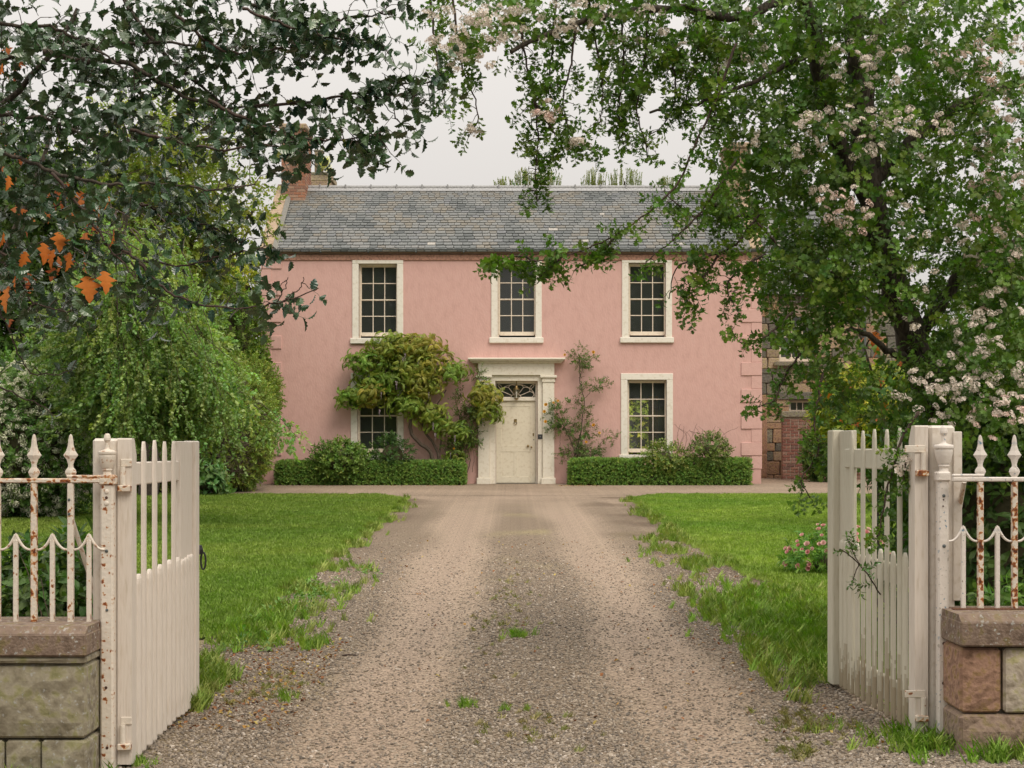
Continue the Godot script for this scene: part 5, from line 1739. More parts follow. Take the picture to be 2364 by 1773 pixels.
func copper_tree() -> void:
	var t := thing("copper_maple", "young maple with glowing orange leaves showing through the holly at left", "tree", Vector3.ZERO)
	var wood := MB.new()
	var bn := Bunch.new()
	shoot(wood, [gp(-5.2, 13, -0.1), at(-80, 900, 12.5), at(0, 620, 12.2), at(60, 480, 12.0), at(120, 300, 12)], 0.05, 0.015, 6)
	for l in [[[0, 620], [90, 560], [170, 600], [235, 650]], [[30, 540], [110, 480], [200, 470], [260, 560]], [[60, 480], [160, 400], [250, 480]], [[-20, 640], [10, 680], [40, 690]], [[20, 420], [0, 380], [20, 330]], [[0, 240], [10, 180], [0, 60]]]:
		var p := shoot(wood, ats(l, 11.6, 10.8), 0.008, 0.003)
		for i in 12:
			var q := p[R.randi() % p.size()] + rdir() * 0.14
			bn.w.append(grow(q, Vector3(rr(-0.6, 0.6), -1.0, rr(-0.3, 0.5)), rr(-0.8, 0.8), rr(0.6, 1.25)))
			bn.c.append(Color(0.4, 0.13, 0.02).lerp(Color(0.24, 0.06, 0.015), R.randf()))
	# the lowest shoot hangs out past the holly
	shoot(wood, ats([[0, 620], [60, 600], [150, 560], [215, 610], [245, 640]], 11.2, 7.9), 0.007, 0.003)
	for q in [[200, 662, 1.2], [240, 650, 1.05], [18, 690, 1.1], [100, 585, 1.0], [125, 600, 0.9], [262, 555, 0.85], [60, 605, 0.8], [160, 612, 0.8], [250, 478, 0.7], [40, 650, 1.0], [135, 560, 0.9], [8, 560, 0.8], [5, 170, 0.7], [20, 430, 0.7]]:
		bn.w.append(grow(at(q[0], q[1] - 24, 7.85), Vector3(rr(-0.3, 0.3), -1.0, 0.25), rr(-0.5, 0.5), q[2]))
		bn.c.append(Color(0.62, 0.2, 0.03) * rr(0.85, 1.1))
	put("trunk", wood, M.bark, t)
	var o := scatter("crown", SP.maple, M.dead_leaf, bn.w, bn.c, t)

# ---------------------------------------------------------------- other trees and shrubs
# a tree with trunk, limbs and a lumpy crown made of several leaf masses
func leafy_tree(called: String, label: String, base: Vector3, masses: Array, sp: Mesh, m: Material, a: Color, b: Color, r0: float, size: float, hang := 0.0, group := "") -> Node3D:
	var t := thing(called, label, "tree", Vector3.ZERO, group)
	var wood := MB.new()
	var bn := Bunch.new()
	var top := base
	for q in masses:
		top.y = maxf(top.y, q[0].y)
	var mid := base.lerp(Vector3((base.x + masses[0][0].x) * 0.5, top.y, (base.z + masses[0][0].z) * 0.5), 0.45)
	shoot(wood, [base, base.lerp(mid, 0.5) + rdir() * 0.1, mid], r0, r0 * 0.7, 8, 0.02)
	for q in masses:
		shoot(wood, [mid, mid.lerp(q[0], 0.5) + Vector3(0, 0.2, 0), q[0]], r0 * 0.5, r0 * 0.12, 6, 0.03)
		blob(bn, q[0], q[1], q[2], 0.4, size, a, b, hang)
	put("trunk", wood, M.bark, t)
	scatter("crown", sp, m, bn.w, bn.c, t)
	return t

# a clipped or rounded shrub: sprigs over an inner mass of stems and old leaves
func shrub(called: String, label: String, o: Vector3, r: Vector3, n: int, sp: Mesh, a: Color, b: Color, size: float, core := 0.8, category := "shrub", group := "", m: Material = null) -> Node3D:
	var t := thing(called, label, category, Vector3.ZERO, group)
	var g := gy(o.x, -o.z)
	if core > 0.0:
		var cb := MB.new()
		var seg := 12
		var rows := 8
		var pt := func(i: int, k: int) -> Vector3:
			var la := lerpf(-PI / 2, PI / 2, float(i) / rows)
			var lo := TAU * (k % seg) / seg
			var u := Vector3(cos(la) * cos(lo), sin(la), cos(la) * sin(lo))
			var p := o + u * r * core * (1.0 + 0.18 * nz.get_noise_3d(u.x * 90 + o.x * 9, u.y * 90, u.z * 90 + o.z))
			p.y = maxf(p.y, g - 0.03)
			return p
		for i in rows:
			for k in seg:
				cb.quad(pt.call(i, k), pt.call(i + 1, k), pt.call(i + 1, k + 1), pt.call(i, k + 1))
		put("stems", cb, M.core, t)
	var bn := Bunch.new()
	blob(bn, o, r, n, 0.16 if core > 0.0 else 0.35, size, a, b, 0.0, g)
	scatter("foliage", sp, m if m else M.leaf, bn.w, bn.c, t)
	return t

func flowers_on(t: Node3D, called: String, sp: Mesh, o: Vector3, r: Vector3, n: int, size: float, a: Color, b: Color) -> void:
	var bn := Bunch.new()
	for i in n:
		var u := rdir()
		u.z = absf(u.z)
		bn.w.append(grow(o + u * r * rr(0.94, 1.06), u + Vector3(0, 0.5, 0.4), rr(0, TAU), size * rr(0.75, 1.25)))
		bn.c.append(a.lerp(b, R.randf()))
	scatter(called, sp, M.petal, bn.w, bn.c, t)

func box_hedge(label: String, x0: float, x1: float, h: float, z0: float, z1: float) -> Node3D:
	var t := thing("box_hedge", label, "hedge", Vector3.ZERO, "clipped box hedges along the house front")
	var g := gy(0, -z0)
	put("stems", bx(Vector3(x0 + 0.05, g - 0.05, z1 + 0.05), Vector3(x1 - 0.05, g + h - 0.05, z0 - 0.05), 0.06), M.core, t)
	var bn := Bunch.new()
	var n := int((x1 - x0) * 900)
	for i in n:
		var f := R.randf()
		var x := rr(x0, x1)
		var p: Vector3
		var u: Vector3
		var lump := 0.025 * nz.get_noise_2d(x * 120.0, i % 7)
		if f < 0.52:
			p = Vector3(x, g + rr(0.0, h), z0 + lump); u = Vector3(0, 0.35, 1)
		elif f < 0.92:
			p = Vector3(x, g + h + lump, rr(z1, z0)); u = Vector3(0, 1, 0.15)
		else:
			var s := -1.0 if R.randf() < 0.5 else 1.0
			p = Vector3(x0 if s < 0 else x1, g + rr(0.0, h), rr(z1, z0)); u = Vector3(s, 0.35, 0)
		bn.w.append(grow(p - u * 0.04, u + rdir() * 0.55, rr(0, TAU), rr(1.3, 2.0)))
		bn.c.append(tone(Color(0.085, 0.18, 0.05), Color(0.14, 0.24, 0.075)))
	scatter("foliage", SP.small, M.leaf, bn.w, bn.c, t)
	return t

# ---------------------------------------------------------------- the garden
func wisteria() -> void:
	var t := thing("wisteria", "wisteria with yellow-green drooping leaves trained over the lower left window", "climber", Vector3.ZERO)
	var wood := MB.new()
	var bn := Bunch.new()
	var d := HD - 0.3
	shoot(wood, ats([[1005, 1075], [990, 1040], [960, 1015], [946, 985], [955, 955], [950, 910], [930, 860]], d), 0.05, 0.03, 8, 0.015)
	shoot(wood, ats([[1015, 1075], [1005, 1030], [985, 1005], [975, 970], [990, 920], [1000, 860]], d), 0.035, 0.02, 7, 0.015)
	shoot(wood, ats([[1010, 1070], [1018, 1010], [1005, 950], [1030, 900]], d), 0.025, 0.015, 6, 0.012)
	shoot(wood, ats([[1060, 1110], [1075, 1040], [1090, 980], [1110, 930], [1120, 900]], d), 0.018, 0.01, 5, 0.01)
	shoot(wood, ats([[935, 870], [880, 850], [830, 860], [790, 915]], d), 0.02, 0.01, 5)
	shoot(wood, ats([[945, 900], [960, 820], [930, 780]], d), 0.025, 0.01, 5)
	# leaf masses: px, py, radii px, sprigs, yellowing
	var z := [[905, 800, 75, 32, 60, 0.5], [960, 800, 70, 30, 60, 0.9], [845, 835, 55, 26, 40, 0.1], [990, 840, 55, 40, 46, 0.8], [930, 850, 90, 34, 70, 0.4], [880, 880, 70, 30, 50, 0.2], [810, 920, 40, 24, 34, 0.1], [860, 915, 45, 26, 36, 0.9],
		[980, 890, 50, 34, 40, 0.8], [1050, 860, 36, 24, 26, 0.3], [945, 935, 50, 22, 34, 0.2], [1000, 960, 50, 28, 40, 0.4], [1118, 915, 42, 32, 46, 0.9], [1130, 945, 30, 26, 26, 0.5], [1020, 985, 36, 20, 18, 0.3], [1060, 1000, 30, 24, 18, 0.2], [1050, 1060, 24, 20, 12, 0.3]]
	for q in z:
		var s := d / F
		var a := Color(0.09, 0.185, 0.035).lerp(Color(0.165, 0.2, 0.045), q[5])
		blob(bn, at(q[0], q[1], d - 0.1), Vector3(q[2] * s, q[3] * s, 0.3), int(q[4] * 1.5), 0.4, 1.0, a, a.lerp(Color(0.26, 0.2, 0.08), 0.25 * q[5]), 0.0)
	put("stems", wood, M.vine_wood, t)
	scatter("foliage", SP.wisteria, M.leaf_thin, bn.w, bn.c, t)
	var fl := Bunch.new()
	for q in [[935, 815], [930, 825], [880, 905], [876, 945], [990, 905], [1000, 975], [1005, 1000], [1040, 1045], [1050, 1005], [965, 830], [915, 880], [1115, 975]]:
		fl.w.append(grow(at(q[0], q[1], d - 0.4), Vector3.UP, rr(0, TAU), rr(0.8, 1.3)))
		fl.c.append(Color(0.45, 0.36, 0.42) * rr(0.8, 1.1))
	scatter("flowers", SP.tassel, M.petal, fl.w, fl.c, t)

func climbing_rose(side: int) -> void:
	var t := thing("climbing_rose", "yellow climbing rose on the pink wall right of the door" if side > 0 else "dark leaved climbing rose between the wisteria and the door case", "climber", Vector3.ZERO)
	var wood := MB.new()
	var bn := Bunch.new()
	var d := HD - 0.2
	var s := d / F
	if side > 0:
		shoot(wood, ats([[1318, 1085], [1325, 1060], [1340, 1000], [1345, 960], [1350, 930], [1340, 890], [1338, 860], [1338, 830]], d), 0.02, 0.008, 6, 0.01)
		shoot(wood, ats([[1338, 880], [1345, 850], [1355, 835]], d), 0.008, 0.004)
		shoot(wood, ats([[1336, 872], [1350, 868]], d), 0.006, 0.003)
		shoot(wood, ats([[1345, 925], [1370, 900], [1400, 892]], d), 0.008, 0.004)
		shoot(wood, ats([[1330, 1050], [1310, 1000], [1290, 960], [1275, 940]], d), 0.012, 0.006)
		shoot(wood, ats([[1335, 1040], [1370, 1040], [1400, 1010], [1425, 1015]], d), 0.008, 0.004)
		shoot(wood, ats([[1293, 1030], [1293, 1005]], d), 0.005, 0.004)
		for q in [[1335, 825, 24, 20, 40], [1365, 828, 12, 10, 12], [1345, 848, 22, 12, 16], [1343, 805, 10, 6, 6], [1385, 888, 26, 9, 24], [1352, 898, 20, 8, 16], [1343, 938, 22, 16, 26], [1285, 950, 30, 22, 46], [1300, 985, 34, 20, 50], [1275, 985, 18, 14, 16], [1345, 990, 30, 28, 44], [1330, 1010, 22, 22, 30], [1345, 1045, 50, 16, 60], [1300, 1050, 18, 14, 16], [1395, 1010, 22, 10, 8], [1420, 1010, 10, 12, 8], [1370, 1045, 24, 10, 20], [1310, 925, 18, 8, 6]]:
			blob(bn, at(q[0], q[1], d - 0.06), Vector3(q[2] * s, q[3] * s, 0.14), int(q[4] * 1.15), 0.5, 1.15, Color(0.045, 0.095, 0.03), Color(0.075, 0.13, 0.04))
		var fl := Bunch.new()
		for q in [[1304, 820], [1369, 814], [1288, 926], [1261, 935], [1257, 951], [1260, 974], [1277, 930], [1383, 1000], [1353, 1021], [1371, 982]]:
			fl.w.append(grow(at(q[0], q[1], d - 0.28), Vector3(rr(-0.4, 0.4), 0.3, 1), rr(0, TAU), rr(0.95, 1.4)))
			fl.c.append(Color(0.85, 0.52, 0.06).lerp(Color(0.85, 0.6, 0.2), R.randf()))
		scatter("flowers", SP.rose_bloom, M.petal, fl.w, fl.c, t)
	else:
		shoot(wood, ats([[1075, 1100], [1085, 1060], [1070, 1010], [1060, 960], [1050, 915]], d), 0.012, 0.006)
		shoot(wood, ats([[1090, 1090], [1095, 1050], [1085, 1030]], d), 0.008, 0.005)
		shoot(wood, ats([[1100, 990], [1108, 940], [1104, 880], [1112, 850]], d - 0.08), 0.006, 0.003)
		for q in [[1085, 960, 30, 34, 60], [1080, 1005, 30, 26, 46], [1052, 1045, 24, 26, 30], [1095, 1020, 14, 16, 14], [1106, 870, 8, 22, 16], [1060, 920, 12, 16, 12], [1045, 1030, 20, 16, 20]]:
			blob(bn, at(q[0], q[1], d - 0.1), Vector3(q[2] * s, q[3] * s, 0.18), int(q[4] * 1.5), 0.5, 1.35, Color(0.05, 0.09, 0.03), Color(0.075, 0.13, 0.035))
		var fl := Bunch.new()
		fl.w.append(grow(at(1048, 1036, d - 0.3), Vector3(0, 0.3, 1), 0, 0.8)); fl.c.append(Color(0.8, 0.45, 0.02))
		scatter("flowers", SP.rose_bloom, M.petal, fl.w, fl.c, t)
	put("stems", wood, M.vine_wood, t)
	scatter("foliage", SP.rose, M.leaf, bn.w, bn.c, t)

func beds() -> void:
	box_hedge("low clipped box hedge under the wisteria, left of the front door", hx(652), hx(1070), 0.52, -39.35, -40.0)
	box_hedge("low clipped box hedge right of the front door, longer and squarer", hx(1318), hx(1717), 0.585, -39.3, -39.95)
	var z := 39.4
	shrub("peony_bush", "spreading green bush overflowing the left box hedge", at(785, 1065, z), Vector3(0.62, 0.42, 0.4), 520, SP.oval, Color(0.07, 0.145, 0.04), Color(0.115, 0.2, 0.055), 1.35, 0.7)
	shrub("dark_bush", "darker upright bush in front of the lower left window", at(905, 1050, z + 0.2), Vector3(0.45, 0.42, 0.3), 260, SP.oval, Color(0.03, 0.075, 0.025), Color(0.05, 0.11, 0.035), 1.1, 0.6)
	var r1 := shrub("rose_bush", "pale rose bush with cream flowers below the right window sill", at(1535, 1058, z), Vector3(0.52, 0.3, 0.3), 320, SP.rose, Color(0.09, 0.15, 0.05), Color(0.14, 0.2, 0.06), 1.35, 0.5, "shrub", "rose bushes behind the right box hedge")
	flowers_on(r1, "flowers", SP.rose_bloom, at(1520, 1055, z), Vector3(0.6, 0.36, 0.3), 26, 0.6, Color(0.72, 0.6, 0.42), Color(0.7, 0.66, 0.55))
	var r2 := shrub("rose_bush", "taller dark green rose bush near the right end of the box hedge", at(1640, 1042, z), Vector3(0.43, 0.36, 0.32), 320, SP.rose, Color(0.065, 0.12, 0.04), Color(0.1, 0.16, 0.05), 1.35, 0.45, "shrub", "rose bushes behind the right box hedge")
	var wood := MB.new()
	for k in 16:
		var b := at(rr(1560, 1680), 1040, z)
		shoot(wood, [b, b + Vector3(rr(-0.15, 0.15), 0.35, 0), b + Vector3(rr(-0.3, 0.3), rr(0.45, 0.68), 0)], 0.005, 0.003, 4)
	put("shoots", wood, M.twig, r2)

func left_side() -> void:
	# a wall of ivy-dark foliage against the side of the house
	var dk0 := Color(0.055, 0.115, 0.02)
	var dk1 := Color(0.1, 0.165, 0.034)
	var t := shrub("tall_hedge", "tall dense dark green hedge touching the left corner of the house", at(478, 880, 39.3), Vector3(1.5, 3.0, 1.4), 5000, SP.oval, dk0, dk1, 1.7, 0.88, "hedge")
	shrub("tall_hedge", "tall hedge farther left behind the weeping tree", at(290, 880, 39.5), Vector3(2.4, 3.2, 1.4), 4200, SP.oval, dk0, dk1, 1.8, 0.88, "hedge")
	shrub("yellow_shrub", "yellow-green bush showing over the tall hedge by the roof corner", at(500, 690, 41.5), Vector3(1.5, 1.1, 1.2), 1300, SP.oval, Color(0.17, 0.24, 0.03), Color(0.24, 0.3, 0.05), 1.8, 0.7)
	var lg0 := Color(0.1, 0.175, 0.042)
	var lg1 := Color(0.16, 0.23, 0.065)
	var h := shrub("clipped_hedge", "rounded clipped hedge end with bare twiggy patch, at the back of the left lawn", at(528, 1000, 36.2), Vector3(1.05, 1.5, 1.4), 3600, SP.small, lg0, lg1, 2.4, 0.9, "hedge")
	shrub("clipped_hedge", "rounded hedge top behind the clipped hedge end", at(540, 915, 38.0), Vector3(1.05, 0.95, 1.0), 2200, SP.small, lg0, lg1, 2.4, 0.88, "hedge")
	shrub("clipped_hedge", "long clipped hedge running left behind the gate pickets", at(360, 1010, 36.0), Vector3(1.6, 1.5, 1.3), 3600, SP.small, lg0 * 0.8, lg1 * 0.85, 2.5, 0.9, "hedge")
	# twiggy bare patch on the front of the hedge
	var tw := MB.new()
	for k in 150:
		var p := at(rr(455, 575), rr(985, 1115), 34.9 + rr(-0.1, 0.1))
		shoot(tw, [p, p + Vector3(rr(-0.2, 0.2), rr(0.0, 0.25), 0.05), p + Vector3(rr(-0.4, 0.4), rr(0.05, 0.4), 0.1)], 0.007, 0.003, 3)
	put("bare_twigs", tw, M.vine_wood, h)
	var big := shrub("leafy_plant", "low broad leaved plant at the foot of the hedge by the left gate", at(475, 1120, 33.8), Vector3(0.35, 0.35, 0.3), 60, SP.broad, Color(0.06, 0.14, 0.06), Color(0.09, 0.18, 0.08), 1.6, 0.5, "plant")
	# viburnum covered in cream flower heads
	var vb := shrub("viburnum", "rounded shrub covered in cream white flower heads behind the left railing", at(60, 1030, 26.5), Vector3(1.25, 1.35, 1.1), 3000, SP.oval, Color(0.06, 0.13, 0.045), Color(0.09, 0.17, 0.055), 1.35, 0.85)
	flowers_on(vb, "flowers", SP.bloom, at(60, 1030, 26.5), Vector3(1.25, 1.35, 1.12), 900, 1.35, Color(0.88, 0.88, 0.7), Color(0.76, 0.78, 0.56))
	# weeping tree: light shoots arching down to the right
	var wt := thing("weeping_tree", "weeping tree with fine pale green leaves arching towards the lawn at left", "tree", Vector3.ZERO)
	var wood := MB.new()
	var twigs := MB.new()
	var bn := Bunch.new()
	shoot(wood, [gp(-6.4, 25.5, -0.1), at(230, 1000, 25.5), at(240, 800, 25.3), at(270, 600, 25.2), at(300, 450, 25)], 0.14, 0.05, 8, 0.02)
	var c0 := Color(0.115, 0.21, 0.09)
	var c1 := Color(0.175, 0.27, 0.135)
	for k in 60:
		var u := R.randf()
		var sx := rr(180, 330)
		var sy := rr(420, 760)
		var d0 := rr(23.5, 26.5)
		var ex := lerpf(210, 530, pow(R.randf(), 0.8))
		var ey := rr(840, 1030) if ex < 520 else rr(930, 1030)
		var p := shoot(twigs, [at(sx, sy, d0), at(lerpf(sx, ex, 0.45), lerpf(sy, ey, 0.18) , d0 - 0.3), at(lerpf(sx, ex, 0.8), lerpf(sy, ey, 0.6), d0 - 0.5), at(ex, ey, d0 - 0.6)], 0.012, 0.003, 4)
		along(bn, null, p, 44, 0.22, 1.15, c0, c1, 0.75, 0.1)
	for e in [[[300, 640], [430, 780], [560, 900], [640, 960], [690, 1012]], [[320, 700], [450, 830], [580, 930], [650, 990]], [[280, 560], [420, 700], [520, 860], [600, 950]], [[300, 620], [400, 720], [500, 800], [560, 850]]]:
		var p := shoot(twigs, ats(e, 24.5, 23.5), 0.012, 0.003, 4)
		along(bn, null, p, 60, 0.16, 1.1, c0 * 1.1, c1 * 1.15, 0.75, 0.15)
	for z in [[300, 700, 120, 110, 420], [420, 760, 90, 80, 200], [220, 780, 130, 110, 420], [330, 900, 170, 90, 520], [450, 920, 80, 60, 150], [250, 960, 120, 60, 200]]:
		blob(bn, at(z[0], z[1], 25.3), Vector3(z[2] * 25.3 / F, z[3] * 25.3 / F, 0.9), z[4], 0.4, 1.2, c0 * 0.85, c1, 0.6)
	put("trunk", wood, M.bark, wt)
	put("twigs", twigs, M.twig, wt)
	scatter("crown", SP.birch, M.leaf_thin, bn.w, bn.c, wt)
	# taller light tree behind, against the sky
	var p0 := Color(0.11, 0.175, 0.045)
	var p1 := Color(0.17, 0.225, 0.07)
	var m := []
	for q in [[400, 560, 110, 110, 640], [500, 450, 80, 60, 90], [380, 400, 110, 90, 420], [340, 300, 90, 70, 160], [590, 480, 35, 50, 40], [250, 520, 140, 120, 600], [430, 300, 70, 60, 80], [130, 620, 170, 140, 600], [200, 420, 90, 60, 160]]:
		var d := 33.0
		m.append([at(q[0], q[1], d), Vector3(q[2] * d / F, q[3] * d / F, 1.4), q[4]])
	leafy_tree("lime_tree", "tall light green tree against the sky behind the holly", gp(-7.6, 33.5, -0.1), m, SP.birch, M.leaf_thin, p0, p1, 0.22, 1.5, 0.5)
	var m2 := []
	for q in [[40, 700, 200, 170, 1000], [180, 800, 120, 90, 400], [-60, 480, 190, 200, 900], [110, 520, 140, 110, 500], [100, 850, 140, 60, 260]]:
		m2.append([at(q[0], q[1], 29.5), Vector3(q[2] * 29.5 / F, q[3] * 29.5 / F, 1.2), q[4]])
	leafy_tree("dark_tree", "dark green tree filling the shade at the left edge above the flowering shrub", gp(-9.2, 30, -0.1), m2, SP.oval, M.leaf, Color(0.03, 0.065, 0.015), Color(0.05, 0.1, 0.025), 0.2, 2.4)

func right_side() -> void:
	shrub("golden_bush", "yellow-green bush behind the right gate beside the brick wall", at(2010, 960, 24.0), Vector3(0.75, 0.55, 0.6), 900, SP.lance, Color(0.14, 0.19, 0.02), Color(0.2, 0.24, 0.03), 0.75, 0.7)
	shrub("ivy_clump", "dark ivy clump climbing the end of the brick wall", at(1905, 1060, 41.5), Vector3(0.5, 0.75, 0.4), 420, SP.oval, Color(0.03, 0.08, 0.02), Color(0.06, 0.12, 0.03), 1.5, 0.6)
	shrub("laurel", "large dark shrub behind the right railing", at(2330, 1290, 10.6), Vector3(0.62, 0.95, 0.7), 700, SP.broad, Color(0.025, 0.065, 0.02), Color(0.045, 0.095, 0.025), 0.9, 0.75)
	shrub("laurel", "dark leafy shrub between the hawthorn trunk and the right gate post", at(2180, 1220, 12.0), Vector3(0.45, 1.0, 0.6), 560, SP.oval, Color(0.025, 0.065, 0.018), Color(0.05, 0.11, 0.025), 1.2, 0.7)
	shrub("background_hedge", "dense hedge at the far right behind the hawthorn", at(2330, 960, 30.0), Vector3(2.3, 1.7, 1.2), 2400, SP.oval, Color(0.03, 0.075, 0.015), Color(0.06, 0.12, 0.025), 2.2, 0.85, "hedge")
	shrub("background_hedge", "dark shrubbery left of the far hedge, behind the golden bush", at(2110, 1000, 31.0), Vector3(1.3, 1.0, 1.0), 1400, SP.oval, Color(0.035, 0.08, 0.015), Color(0.07, 0.13, 0.025), 2.0, 0.8, "hedge")
	var m := []
	for q in [[2330, 700, 130, 120, 360], [2420, 560, 140, 120, 360], [2240, 820, 120, 80, 200]]:
		m.append([at(q[0], q[1], 36.0), Vector3(q[2] * 36 / F, q[3] * 36 / F, 1.2), q[4]])
	leafy_tree("garden_tree", "mid green tree in the distance behind the hawthorn at right", gp(11.5, 36, -0.1), m, SP.oval, M.leaf, Color(0.05, 0.1, 0.02), Color(0.09, 0.15, 0.03), 0.16, 2.4)
	# big pale leaves of a sapling in front of the wing
	var st := thing("lime_sapling", "sapling with large pale green leaves and some orange ones behind the right gate", "tree", Vector3.ZERO)
	var wood := MB.new()
	var bn := Bunch.new()
	shoot(wood, [gp(2.95, 13.0, -0.05), at(2030, 1100, 13), at(2040, 960, 13), at(2010, 850, 13), at(1980, 760, 13)], 0.025, 0.008, 6)
	for l in [[[2015, 860], [1970, 830], [1930, 850], [1925, 900]], [[2030, 900], [2080, 850], [2110, 780]], [[2000, 800], [2040, 740], [2100, 700]], [[2030, 940], [1960, 900], [1900, 920]], [[2040, 980], [1990, 960], [1950, 985]], [[2100, 720], [2160, 640], [2170, 580]]]:
		var p := shoot(wood, ats(l, 13.0, 12.6), 0.007, 0.003)
		for i in 12:
			bn.w.append(grow(p[R.randi() % p.size()] + rdir() * 0.1, Vector3(rr(-0.8, 0.8), rr(-1.0, 0.2), rr(-0.2, 0.7)), rr(-1, 1), rr(0.7, 1.2)))
			bn.c.append(Color(0.17, 0.27, 0.03).lerp(Color(0.11, 0.2, 0.03), R.randf()) if R.randf() > 0.2 else Color(0.42, 0.1, 0.012))
	put("trunk", wood, M.bark, st)
	scatter("crown", SP.maple, M.leaf_thin, bn.w, bn.c, st)
	# pink flowers at the edge of the lawn
	var c := at(1930, 1300, 16.8)
	var fp := shrub("flower_clump", "clump of small pink flowers on the lawn edge by the right gate", Vector3(3.4, gy(3.4, 16.8) + 0.14, -16.8), Vector3(0.5, 0.26, 0.3), 340, SP.lance, Color(0.06, 0.15, 0.03), Color(0.09, 0.2, 0.04), 0.42, 0.5, "plant")
	flowers_on(fp, "flowers", SP.rose_bloom, Vector3(3.4, gy(3.4, 16.8) + 0.2, -16.8), Vector3(0.54, 0.33, 0.36), 120, 0.75, Color(0.75, 0.36, 0.36), Color(0.82, 0.6, 0.54))
	# ivy along the foot of the right railing
	shrub("ivy_patch", "ivy leaves spilling along the wall top behind the right railing", Vector3(2.95, 0.62, -8.0), Vector3(0.75, 0.16, 0.2), 160, SP.broad, Color(0.05, 0.13, 0.03), Color(0.09, 0.19, 0.04), 0.6, 0.0, "ivy")
	# a twig of an evergreen poking through the right gate
	var ev := thing("evergreen_sapling", "thin evergreen sapling twig poking through the pickets of the right gate", "plant", Vector3.ZERO)
	var w2 := MB.new()
	var b2 := Bunch.new()
	var p := shoot(w2, [gp(2.35, 8.5, -0.02), at(2060, 1420, 8.5), at(2000, 1322, 8.3), at(1970, 1290, 8.25), at(1940, 1268, 8.2)], 0.006, 0.003, 5, 0.003)
	var p2 := shoot(w2, ats([[1985, 1305], [1965, 1265], [1955, 1240]], 8.25), 0.003, 0.002, 4, 0.002)
	var p3 := shoot(w2, ats([[1985, 1300], [1975, 1320], [1970, 1340]], 8.25), 0.003, 0.002, 4, 0.002)
	along(b2, null, p, 7, 0.012, 0.55, Color(0.04, 0.1, 0.025), Color(0.06, 0.13, 0.03), 0.2, 0.72)
	along(b2, null, p2, 3, 0.01, 0.5, Color(0.05, 0.12, 0.025), Color(0.07, 0.14, 0.03), -0.2, 0.3)
	along(b2, null, p3, 2, 0.01, 0.6, Color(0.04, 0.1, 0.025), Color(0.06, 0.12, 0.03), 0.4, 0.5)
	put("stem", w2, M.twig, ev)
	scatter("leaves", SP.oval, M.holly, b2.w, b2.c, ev)

func left_border() -> void:
	for q in [[-2.55, 8.6, 0.3, 0.42, "leafy border plant at the far left behind the rusty railing"], [-2.42, 8.9, 0.22, 0.5, "leafy border plant behind the second railing bar"], [-2.12, 8.4, 0.14, 0.3, "low border plant next to the left gate post"], [-2.75, 9.6, 0.4, 0.5, "bushy green plant in the border between railing and lawn"]]:
		shrub("border_plant", q[4], Vector3(q[0], q[3] * 0.75, -q[1]), Vector3(q[2], q[3], 0.25), int(190 * q[2] / 0.3), SP.broad, Color(0.03, 0.075, 0.022), Color(0.06, 0.12, 0.035), 0.75, 0.55, "plant", "plants in the border behind the left railing")
	var dry := thing("dry_stalks", "brown dry flower stalks standing in the left border", "plant", Vector3.ZERO)
	var w := MB.new()
	for k in 16:
		var b := gp(rr(-2.7, -1.95), rr(8.2, 9.4))
		shoot(w, [b, b + Vector3(rr(-0.06, 0.06), 0.45, 0), b + Vector3(rr(-0.18, 0.18), rr(0.7, 1.05), 0)], 0.004, 0.002, 4, 0.008)
	put("stems", w, M.vine_wood, dry)

func poplars() -> void:
	var spots := [[1165, 412, 26, "lowest poplar top showing left of the others over the ridge"], [1212, 392, 34, "poplar top partly behind the hanging hawthorn spray"], [1262, 395, 32, "poplar top just right of the hanging hawthorn spray"], [1370, 394, 30, "poplar top standing alone over the middle of the ridge"], [1442, 390, 42, "widest poplar top over the right part of the ridge"], [1540, 412, 30, "poplar top over the ridge nearest the right chimney"]]
	for q in spots:
		var d := 78.0
		var top := at(q[0], q[1], d)
		var t := thing("poplar_tree", q[3], "tree", Vector3.ZERO, "poplar tops behind the roof ridge")
		var wood := MB.new()
		var bn := Bunch.new()
		wood.tube(PackedVector3Array([Vector3(top.x, 0.9, -d), Vector3(top.x, top.y - 0.6, -d)]), PackedFloat32Array([0.25, 0.04]), 7)
		var r: float = q[2] * d / F
		for i in 60:
			# upright brushes of shoots
			var a := rr(0, TAU)
			var k := sqrt(R.randf())
			var x: float = cos(a) * r * k
			var z := sin(a) * r * k
			var tip := top.y - 0.95 * k * k * rr(0.3, 1.3)
			for j in 9:
				bn.w.append(grow(Vector3(top.x + x * (1.0 - 0.03 * j), tip - j * 0.32 - 0.4, -d + z), Vector3(x * 0.25, 1, z * 0.25) + rdir() * 0.12, rr(0, TAU), rr(0.8, 1.1)))
				bn.c.append(tone(Color(0.085, 0.125, 0.05), Color(0.125, 0.17, 0.065)))
		put("trunk", wood, M.bark, t)
		scatter("crown", SP.upright, M.leaf_thin, bn.w, bn.c, t)

